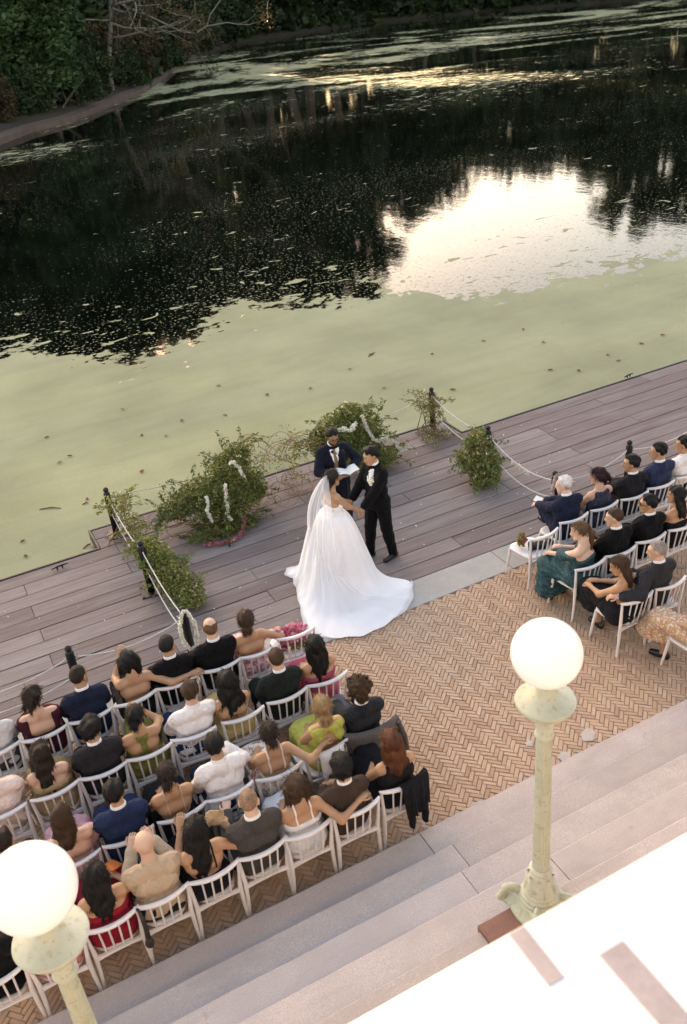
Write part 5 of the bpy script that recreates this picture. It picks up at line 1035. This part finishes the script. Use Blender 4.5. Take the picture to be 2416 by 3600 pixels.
# right block
guest(6.91, 7.99, 'white-haired man in a navy suit in the front row, right block', 'under the white-haired man, front row of the right block', S(NAVY, tie=(.03, .03, .06)), ('short', 'white'), 'pale', (.75, -.08), .99, 1.06, lean=.04, legs='crossedL', hands=((-.10, .40, .74), (.0, .42, .75)))
g, j = guest(7.43, 8.0, 'woman with curly dark red hair and glasses in a navy print dress', 'under the woman in navy print, front row of the right block', D(navyd, 'tank'), ('updo', 'redblack'), 'fair', (.85, -.03), .97, fem=True, extra=lambda r, J, sp: glasses(r, J, False))
guest(7.94, 7.98, 'black-haired man in a dark suit holding white papers, right block', 'under the man holding papers, front row of the right block', S((.014, .014, .017)), ('short', 'black'), 'tan', (.9, .0), 1.0, 1.05, hands=((-.10, .34, .70), (.04, .34, .70)), dx=.04)
guest(8.43, 8.0, 'black-haired man in a blue suit, front row of the right block', 'under the man in the blue suit, right block', S((.020, .032, .070)), ('short', 'black'), 'tan', (.85, -.03), 1.03, 1.08, dx=.04)
guest(8.93, 8.0, 'guest in a white shirt cut by the right edge of the frame', 'cut by the right edge, front row', SH_((.74, .72, .70), trousers=BLACK), ('short', 'black'), 'tan', (.8, 0), .98)
guest(6.37, 7.04, 'woman in a teal jacquard dress with long light brown hair, second row right', 'under the woman in teal, second row of the right block', D(teal, 'strapless', length=.14, flare=1.9, sleeve=.52, puff=.02), ('pony', 'lightbrown'), 'pale', (.85, -.05), .97, fem=True, lean=.03, twist=.35, hands=((-.12, .34, .72), (.06, .33, .74)), yaw=.12)
guest(6.86, 7.05, 'bearded man with short brown hair in a black suit, second row right', 'under the bearded man, second row of the right block', S(BLACK), ('crop', 'brown'), 'fair', (.8, -.1), 1.0, 1.06)
guest(7.37, 7.07, 'man wearing sunglasses and a black suit, second row right', 'under the man in sunglasses, second row of the right block', S(BLACK), ('short', 'black'), 'tan', (.9, .0), .99, 1.06, extra=lambda r, J, sp: glasses(r, J, True), dx=.05)
guest(7.88, 7.06, 'long-haired woman with bare arms at the right edge, second row', 'at the right edge, second row of the right block', D(blackc, 'strapless'), ('long', 'black'), 'tan', (.7, 0), .95, fem=True)
guest(6.35, 6.22, 'woman with long brown hair in a black feathered dress, third row right', 'under the woman in the black feathered dress, right block', D(blackc, 'low', length=.30, flare=1.8), ('long', 'brown'), 'tan', (.75, -.25), .93, fem=True, lean=.08, twist=.3, legs='crossedL', hands=((-.12, .32, .74), (.02, .34, .74)), hairlen=.34, yaw=.15, shoe=(.012, .012, .012), dx=-.06)
guest(6.85, 6.22, 'grey-haired man in a charcoal suit with his arm round the next chair, right block', 'under the grey-haired man, right block', S((.030, .030, .034), tie=(.10, .14, .22)), ('crop', 'grey'), 'fair', (.75, -.12), 1.0, 1.08, hands=((-.60, -.14, .84), LAPR), poles=((-.3, -1, -.6), (1, -.6, -.5)), dx=-.10, cuffs=True)
guest(6.66, 5.36, 'woman in a pink and gold sequined floral dress at the right edge', 'behind the sequined dress at the right edge', D(sequin, 'full', length=.32, flare=1.7, sleeve=.5), ('long', 'darkbrown'), 'tan', (.6, -.1), .96, fem=True, twist=.2, legs='crossedL', yaw=.55, shoe=(.012, .012, .012))

# ------------------------------------------------------------------ things on and over the chairs, things held
chair(2.81, 7.83, 'white spindle-back chair kept free for the pink bouquet, front row end', -.05); chair(6.34, 7.90, 'white spindle-back chair kept free with a small posy, front row of the right block', .06)
def draped(name, label, cat, x, yr, z, halfw, drop_back, drop_front, mat, seed, rz=0.0, tail=None, xoff=0.0):
    """a garment laid over the bowed top rail of a chair: one sheet with thickness that follows the rail and hangs down both sides"""
    r = np.random.default_rng(seed); o = thing(name, label, cat, (x, yr, 0), rz); nu, nv = 26, 22; P = np.zeros((nv, nu, 3))
    for i, u in enumerate(np.linspace(-1, 1, nu)):
        q = (xoff+u*halfw)/.236; qq = max(-1.15, min(1.15, q)); yc = -.058*(1-qq*qq)
        for j, v in enumerate(np.linspace(-1, 1, nv)):
            fold = .012*math.sin(u*9+seed)+.008*math.sin(u*17+v*2)
            if v < -.1: t = (-.1-v)/.9; p = (xoff+u*halfw*(1-.1*t), yc-.034-.03*t+fold*t*1.6, z-.004-t*drop_back*(1+.06*math.sin(u*5+seed)))
            elif v > .1: t = (v-.1)/.9; p = (xoff+u*halfw, yc+.032+.02*t+fold*t, z-.004-t*drop_front)
            else: t = (v+.1)/.2; p = (xoff+u*halfw, yc-.034+.066*t, z+.006*math.sin(t*math.pi))
            P[j, i] = p
    N = np.zeros_like(P); a = np.gradient(P, axis=0); b = np.gradient(P, axis=1); N = np.cross(b, a); N /= np.linalg.norm(N, axis=2)[..., None]+1e-9
    mb = MB().grid(P+N*.007).grid((P-N*.003)[:, ::-1]); ring = lambda A: np.concatenate([A[0], A[1:, -1], A[-1, -2::-1], A[-2:0:-1, 0]])
    mb.grid(np.stack([ring(P+N*.007), ring(P-N*.003)]), closed=True); mb.build('cloth', mat, o)
    return o
coatm = cloth('taupe_coat', (.115, .098, .090)); o = draped('coat', 'taupe coat draped over the curly-haired man\'s chair', 'coat', 2.79, 6.03, .812, .29, .56, .16, coatm, 3, -.08)
MB().tube([(.27, -.02, .80), (.315, -.05, .60), (.33, -.07, .36)], [.05, .055, .045], 10, flat=.5).build('sleeve', coatm, o)
draped('shawl', 'white cloth hung over the chair of the woman in lime', 'shawl', 2.29, 6.02, .81, .13, .46, .10, cloth('white_shawl', (.72, .67, .64), .05), 5, 0, xoff=.02)
bagm = plain('strap_leather', (.03, .02, .018), .5, .2, 20, .1, 80); bg_ = thing('handbag', 'dark handbag hanging by its strap behind the lime dress chair', 'bag', (2.29, 6.02, 0)); MB().tube([(.19, -.02, .80), (.20, -.055, .815), (.215, -.075, .79), (.235, -.10, .60)], .008, 6).build('strap', bagm, bg_); MB().box((.18, -.15, .42), (.29, -.07, .60), bev=.02).build('pouch', bagm, bg_)
jackm = cloth('black_jacket', (.010, .010, .012)); o = draped('jacket', 'black jacket hung over the auburn-haired woman\'s chair', 'jacket', 2.69, DY, .812, .155, .34, .12, jackm, 8, 0, xoff=.10)
for q in (.03, .17): MB().tube([(q, -.075, .56), (q-.01, -.10, .42), (q-.015, -.095, .31)], [.052, .05, .042], 10, flat=.6).build('sleeve', jackm, o)
sl = thing('belt', 'dark bag strap dangling from the crimson dress chair', 'strap', (-.03, DY, 0)); MB().tube([(.215, -.01, .80), (.225, -.055, .80), (.235, -.07, .62), (.23, -.065, .44)], [.012, .014, .02, .026], 6, flat=.4).build('strap', bagm, sl); MB().ball((.23, -.07, .42), (.04, .03, .06), 10).build('pouch', bagm, sl)
# bouquet on the free chair
r = np.random.default_rng(61); bq = thing('bouquet', 'pink and white bouquet lying on the free chair in the front row', 'bouquet', (2.86, 8.07, .452)); P = vol(560, r, [(0, 0, .15, .18, .14, .13)]); V, F = leaves(P, .055, r, .85); MB().add(V, F).build('blooms', leaf_material('bouquet_pink', (.50, .07, .15), (.68, .22, .30), (.78, .52, .54)), bq, smooth=False, kind='stuff')
P = vol(260, r, [(.02, -.08, .07, .15, .08, .07)]); V, F = leaves(P, .05, r, .5); MB().add(V, F).build('leaves', gr_leaf, bq, smooth=False, kind='stuff'); P = vol(90, r, [(.08, -.03, .12, .1, .08, .07)]); V, F = leaves(P, .05, r, .9); MB().add(V, F).build('white_blooms', pm_white, bq, smooth=False, kind='stuff'); MB().tube([(.05, -.02, .08), (.10, -.12, .03), (.14, -.22, .02)], [.016, .02, .016], 8).build('stems', gr_deep, bq)
mb = MB(); Pf = vol(160, r, [(0, 0, .05, .11, .06, .05)]); V, F = leaves(Pf, .05, r, .85); o = thing('corsage', 'small rosy flower spray beside the bouquet on the free chair', 'flowers', (2.68, 8.06, .452)); MB().add(V, F).build('blooms', pm_pink, o, smooth=False, kind='stuff')
# posy and dark bag on the free chair at the right
o = thing('posy', 'small posy of red and green lying on the free chair at the right', 'flowers', (6.28, 8.24, .452)); V, F = leaves(vol(150, r, [(-.02, .02, .10, .07, .06, .11)]), .05, r, .5); MB().add(V, F).build('leaves', gr_olive, o, smooth=False, kind='stuff'); V, F = leaves(vol(50, r, [(-.01, .0, .12, .05, .05, .05)]), .04, r, .9); MB().add(V, F).build('blooms', pm_pink, o, smooth=False, kind='stuff')
o = thing('camera_bag', 'black bag with a white strap lying on the free chair at the right', 'bag', (6.42, 8.12, .452), -.5); MB().box((-.12, -.06, .0), (.12, .06, .075), bev=.02).build('body', plain('black_nylon', (.012, .012, .013), .6, .2, 20, .1, 80), o); q = np.linspace(0, np.pi, 12); MB().tube([(.03+.07*math.cos(t), .02, .06+.09*math.sin(t)) for t in q], .008, 6).build('strap', cloth('white_strap', (.7, .68, .66)), o); MB().ball((-.10, -.09, .035), (.035, .035, .032), 10).build('lens', iron, o)
# straw fan, booklet, papers, phone
Wr = j5['armR'][2]; fo = thing('hand_fan', 'round straw fan held by the woman in the last row', 'fan', tuple(np.array([.82, DY+.235, 0])+Wr+np.array([.02, .02, .05]))); a = np.linspace(0, 2*np.pi, 29)[:-1]; P = np.array([[(-.10+rr*math.cos(t), .02+.02*math.cos(3*t)*rr*8, .06+rr*math.sin(t)) for t in a] for rr in (.002, .05, .088, .094, .094, .05, .002)]); P[4:, :, 1] += .006; MB().grid(P, closed=True).build('blade', plain('straw', (.64, .49, .31), .8, .2, 40, .5, 150), fo); MB().tube([(-.10, .022, .02), (-.02, .01, -.01), (.01, 0, -.06)], .007, 6).build('handle', plain('straw', (.64, .49, .31), .8, .2, 40, .5, 150), fo)
o = MB().box((-.055, -.09, 0), (.055, .09, .008)).box((-.055, -.09, .0085), (.055, .09, .012)).build('booklet', plain('orange_card', (.62, .17, .04), .6, .08, 20, .05, 60), smooth=False); o.location = (.12, 5.78, .80); o.rotation_euler = (R(-35), R(10), R(-50)); tag(o, 'bright orange booklet held by the woman in crimson', 'booklet')
paper = plain('paper', (.74, .73, .70), .8, .03, 20, .05, 60)
for (x, y, z, rz, lb) in ((7.92, 8.60, .735, .3, 'white papers held by the black-haired man in the right front row'), (6.84, 8.66, .79, .6, 'white programme held by the white-haired man')):
    o = MB().box((-.07, -.05, 0), (.07, .05, .003)).build('programme', paper, smooth=False); o.location = (x, y, z); o.rotation_euler = (R(15), 0, rz); tag(o, lb, 'programme')
# a drinking glass forgotten under a chair
gl = NT('clear_glass'); gl.base((.9, .92, .93)); gl.set(Roughness=.03, IOR=1.45); gl.b.inputs['Transmission Weight'].default_value = 1.0; c = at(515, 2775, 0)
o = MB().lathe([(.0, .004), (.028, .004), (.033, .10), (.035, .11), (.031, .10), (.026, .012), (.0, .012)], n=20).build('drinking_glass', gl.m); o.location = (c[0], c[1], .0); tag(o, 'small clear drinking glass standing on the bricks between chairs', 'glass')
# ------------------------------------------------------------------ officiant, groom and bride
def facing(v): return math.atan2(-v[0], v[1])     # yaw that turns +Y into v
def to_local(p, x, y, yaw): q = np.array([p[0]-x, p[1]-y, p[2]]); return rotz(-yaw) @ q
# officiant
ox, oy = 4.74, 10.62; yaw = facing((-.18, -1)); root = start_person('officiant in a dark navy suit and tan tie reading from an open book', ox, oy, yaw, 'wedding party'); J = stand_joints(1.77, 1.04, .02, .11)
arms(J, to_local((4.64, 10.36, 1.17), ox, oy, yaw), to_local((4.86, 10.38, 1.17), ox, oy, yaw), (-1, -.4, -.9), (1, -.4, -.9))
# note: with the officiant facing the camera his right hand is on the left of the picture
sp = dict(skin='brown', hair=('short', 'black'), head=(.08, -.32), seed=5, curl=.9, cuffs=False)
L, Rr = J['armL'][2].copy(), J['armR'][2].copy(); arms(J, to_local((4.90, 10.40, 1.16), ox, oy, yaw), to_local((4.60, 10.36, 1.16), ox, oy, yaw), (-1, -.4, -.9), (1, -.4, -.9))
build_body(root, J, sp); build_hair(root, J, sp); suit(root, J, sp, (.007, .009, .018), tie=(.22, .13, .08))
c_, M3, s_ = J['HC'], J['HM'], J['HS']; shell(root, 'beard', [('E', c_+M3 @ np.array([0, .026, -.05])*s_, (.060*s_, .066*s_, .072*s_), M3)], .006, .01, hair_mat('black'), .0105, keep=lambda P, u, tx, ty: ((P-c_) @ M3/s_)[:, 2]+.048-np.clip(((P-c_) @ M3/s_)[:, 1]-.05, 0, 1)*-.3, J=J, pad=.02)
glasses(root, J, False)
bk = thing('open_book', 'open book with white pages held by the officiant', 'book', (4.77, 10.27, 1.185), -.1); mb = MB()
for sg in (-1, 1):
    P = np.array([[(sg*u*.15, v*.105, .012+.018*math.sin(u*2.6)+.035*u) for v in (-1, 0, 1)] for u in np.linspace(0, 1, 8)]); mb.grid(P if sg > 0 else P[:, ::-1])
mb.build('pages', paper, bk); MB().box((-.155, -.11, -.004), (-.002, .11, .008)).box((.002, -.11, -.004), (.155, .11, .008)).build('cover', plain('book_cover', (.30, .20, .13), .6, .1, 10, .1, 60), bk, smooth=False)
mi = thing('microphone', 'black microphone on a thin stand in front of the officiant', 'microphone', (4.80, 10.36, 0)); MB().tube([(0, 0, .01), (0, 0, 1.30), (-.01, .02, 1.42)], [.010, .010, .012], 8).build('stand', iron, mi); MB().ball((-.012, .025, 1.455), (.030, .030, .036), 12).build('head', plain('mic_foam', (.01, .01, .01), .95, .2, 60, .4, 150), mi); MB().lathe([(.0, .004), (.12, .004), (.12, .012), (.02, .022), (.0, .022)], n=24).build('foot', iron, mi)
# groom
gx, gy = 4.94, 9.74; yaw = facing((-1, -.14)); root = start_person('groom in a black tuxedo holding the bride\'s hands', gx, gy, yaw, 'wedding party'); J = stand_joints(1.76, 1.02, .03, .11, 0, (-.10, .13))
arms(J, to_local((4.63, 9.58, .98), gx, gy, yaw), to_local((4.60, 9.86, 1.0), gx, gy, yaw), (-.7, -.9, -.5), (.7, -.9, -.5)); sp = dict(skin='tan', hair=('thick', 'black'), head=(.0, -.15), seed=8, curl=.7, cuffs=True)
build_body(root, J, sp); build_hair(root, J, sp); suit(root, J, sp, (.004, .004, .0045))
nb = J['nb']; up = unit(J['nt']-nb); f = nb+np.array([0, .078, .04]); MB().ball(f+np.array([-.03, 0, 0]), (.03, .012, .018), 10).ball(f+np.array([.03, 0, 0]), (.03, .012, .018), 10).ball(f+np.array([0, .006, 0]), (.011, .012, .012), 8).build('bow_tie', cloth('bow_satin', (.007, .007, .008), .1, .4), root)
bt_ = (J['che'][0]+J['che'][1])/2+np.array([-.085, .125, .04]); rr = np.random.default_rng(3); V, F = leaves(bt_+rr.normal(size=(60, 3))*np.array([.022, .012, .03]), .036, rr, .9); MB().add(V, F).build('boutonniere', pm_white, root, smooth=False, kind='stuff')
# bride
bx, by = 4.17, 9.56; yaw = facing((1, .10)); root = start_person('bride in a strapless white gown with a long train and sheer veil', bx, by, yaw, 'wedding party'); J = stand_joints(1.68, .95, .03, .09, .02)
arms(J, to_local((4.52, 9.84, 1.0), bx, by, yaw), to_local((4.55, 9.56, .98), bx, by, yaw), (-.5, -.6, -1), (.5, -.6, -1)); sp = dict(fem=True, skin='tan', hair=('lowbun', 'darkbrown'), head=(.12, -.06), seed=11, curl=.7)
build_body(root, J, sp); build_hair(root, J, sp)
satin = NT('ivory_satin'); vv = satin.coord(); satin.base(satin.mix(satin.ramp(satin.noise(vv, 3, 4), [(.3, 0), (.7, 1)]), (.76, .755, .75), (.82, .815, .81))); satin.set(Roughness=.48); satin.b.inputs['Specular IOR Level'].default_value = .3; satin.b.inputs['Sheen Weight'].default_value = .15; satin.l.new(satin.bump(satin.noise(satin.coord((1, 1, .35)), 9, 4), .22, .02), satin.b.inputs['Normal']); SAT = satin.m
lat = lateral(J); fw = np.array([-lat[1], lat[0], 0]); bp = torso_prims(J)[:3]; c = (J['che'][0]+J['che'][1])/2+fw*.055; bp = bp+[(c-lat*.07, c-lat*.07+fw*.02, .068, .055), (c+lat*.07, c+lat*.07+fw*.02, .068, .055)]
gown = MB(); shell(root, 'bodice', bp, .012, .03, SAT, .016, keep=lambda P, u, tx, ty: np.maximum((u-np.where(ty > 0, .80, .70))*.4, (.0-u)*.4), J=J)
# skirt and train: bell from the waist that runs out flat on the boards along the outline of the train
OUT = [(3.67, 10.20), (3.58, 10.02), (3.70, 9.90), (3.60, 9.70), (3.51, 9.48), (3.42, 9.18), (3.34, 8.89), (3.36, 8.64), (3.53, 8.42), (3.83, 8.28), (4.08, 8.29), (4.32, 8.36), (4.56, 8.50), (4.81, 8.75), (4.95, 8.99), (4.79, 9.15), (4.70, 9.30), (4.66, 9.52), (4.62, 9.75), (4.48, 9.92), (4.25, 10.04), (4.02, 10.10), (3.88, 10.12)]
OUT = np.array(OUT)-np.array([bx, by])
def rout(th):
    d = np.array([math.cos(th), math.sin(th)]); best = .42
    for i in range(len(OUT)):
        p, q = OUT[i], OUT[(i+1) % len(OUT)]; e = q-p; den = d[0]*e[1]-d[1]*e[0]
        if abs(den) < 1e-9: continue
        t = (p[0]*e[1]-p[1]*e[0])/den; u = (p[0]*d[1]-p[1]*d[0])/den
        if t > 0 and -.001 <= u <= 1.001: best = max(best, t)
    return best
nth = 220; TH = np.linspace(0, 2*np.pi, nth, endpoint=False); RO = np.array([rout(t) for t in TH])
for _ in range(2): RO = .25*np.roll(RO, 1)+.5*RO+.25*np.roll(RO, -1)
wz = 1.075
def gown_profile(lift=0.0, grow=0.0, scale=1.0, n=44):
    rows = []
    for k in range(n):
        t = k/(n-1); row = []
        for i, th in enumerate(TH):
            Rb = min(RO[i]*.92, .44+.05*math.sin(th*1.0+1)); folds = math.sin(th*11+1.2*math.sin(th*3))*.6+math.sin(th*19+2)*.4
            back = max(0, math.cos(th-(-2.05)))       # side the train lies on
            tl = th-yaw; r0 = 1/math.sqrt((math.cos(tl)/.150)**2+(math.sin(tl)/.110)**2); rr = r0+(RO[i]*scale-r0)*t**1.25; x = max(0, rr-r0-.035); lam = .27+.04*back
            z = wz*math.exp(-(x/lam)**1.85)*(1-(rr/RO[i])**7)+.018; g_ = min(1, x/.18); low = min(1, max(0, (z-.02)/.25))
            rr += folds*.022*g_*low+.010*math.sin(th*23)*t**3*min(1, (RO[i]-.4)*1.5); ex = max(0, RO[i]-.5)
            z += (.014*math.sin(th*7+rr*6)+.012*math.sin(rr*13+th*3)+.010*math.sin(th*16-rr*4))*min(1, ex*1.6)*(1-low)*(1-t**4); z = max(z, .016)
            wr_ = rotz(0) @ np.array([rr*math.cos(th)+grow*math.cos(th), rr*math.sin(th)+grow*math.sin(th), z+lift]); row.append(wr_)
        rows.append(row)
    return np.array(rows)
Pg = gown_profile(); Pl = (Pg.reshape(-1, 3) @ rotz(-yaw).T).reshape(Pg.shape)
# thickness: a second, inner sheet joined along the hem
Pin = Pl.copy(); Pin[..., 2] -= .010; Pin[..., 2] = np.maximum(Pin[..., 2], .006); MB().grid(Pl, closed=True).grid(Pin[:, ::-1], closed=True).grid(np.stack([Pl[-1], Pin[-1]]), closed=True).build('skirt_and_train', SAT, root)
# sheer veil: from the comb over the back, following the gown, out over the train
tv = NT('tulle'); tv.base((.86, .86, .88)); tv.set(Roughness=.7); tr = tv.node('ShaderNodeBsdfTransparent'); mx = tv.node('ShaderNodeMixShader'); lw = tv.node('ShaderNodeLayerWeight'); lw.inputs[0].default_value = .45
fac = tv.math('ADD', tv.math('MULTIPLY', lw.outputs['Facing'], .38), .36, clamp=True); tv.l.new(fac, mx.inputs[0]); tv.l.new(tr.outputs[0], mx.inputs[1]); tv.l.new(tv.b.outputs[0], mx.inputs[2]); tv.l.new(mx.outputs[0], tv.out.inputs[0]); tv.m.blend_method = 'HASHED' if hasattr(tv.m, 'blend_method') else None
comb = J['HC']+J['HM'] @ np.array([0, -.075, .075])*J['HS']; cw = rotz(yaw) @ comb
th_b = np.linspace(R(104), R(322), 110); th_t = R(192)+(th_b-R(213))*.50; rows = []; N = Pg.shape[0]; k0 = int(np.argmax(Pg[:, nth//2, 2] < .92))
def gcol(k, th):
    f_ = (th/(2*np.pi)*nth) % nth; a_ = int(f_); u_ = f_-a_; return Pg[k, a_]*(1-u_)+Pg[k, (a_+1) % nth]*u_
for k in range(20):
    t = k/20; row = []
    for tb, tt in zip(th_b, th_t):
        c0 = gcol(k0, tt); rl = max(0, (.10+.46*(1-c0[2]/1.62))*max(0, min(1, (R(245)-tb)/R(50)))-math.hypot(c0[0], c0[1])); e = c0+np.array([math.cos(tt), math.sin(tt), 0])*(.035+rl); p = cw*(1-t)+e*t; out = .105*math.sin(t*math.pi)**.8*(1-.25*t)+.010*math.sin(tb*16)*t+.012; row.append((p[0]+math.cos(tt)*out, p[1]+math.sin(tt)*out, p[2]+.02*(1-t)))
    rows.append(row)
for k in range(k0, N):
    q = (k-k0)/(N-1-k0); row = []
    for tb, tt in zip(th_b, th_t):
        th = tt+(tb-tt)*q**.8; c0 = gcol(k, th); rl = (.10+.46*(1-c0[2]/1.62))*max(0, min(1, (R(245)-tb)/R(50)))-math.hypot(c0[0], c0[1]); g_ = max(0, rl)*min(1, c0[2]/.1)+ .032+.010*math.sin(tb*16)*(1-q)+.05*q*max(0, math.sin(tb*5+1)); row.append((c0[0]+math.cos(th)*g_, c0[1]+math.sin(th)*g_, c0[2]+.02+.004*math.sin(tb*29+q*20)))
    rows.append(row)
Pv = np.array(rows); Pv = (Pv.reshape(-1, 3) @ rotz(-yaw).T).reshape(Pv.shape); MB().grid(Pv).build('veil', tv.m, root)
bpy.context.view_layer.update()
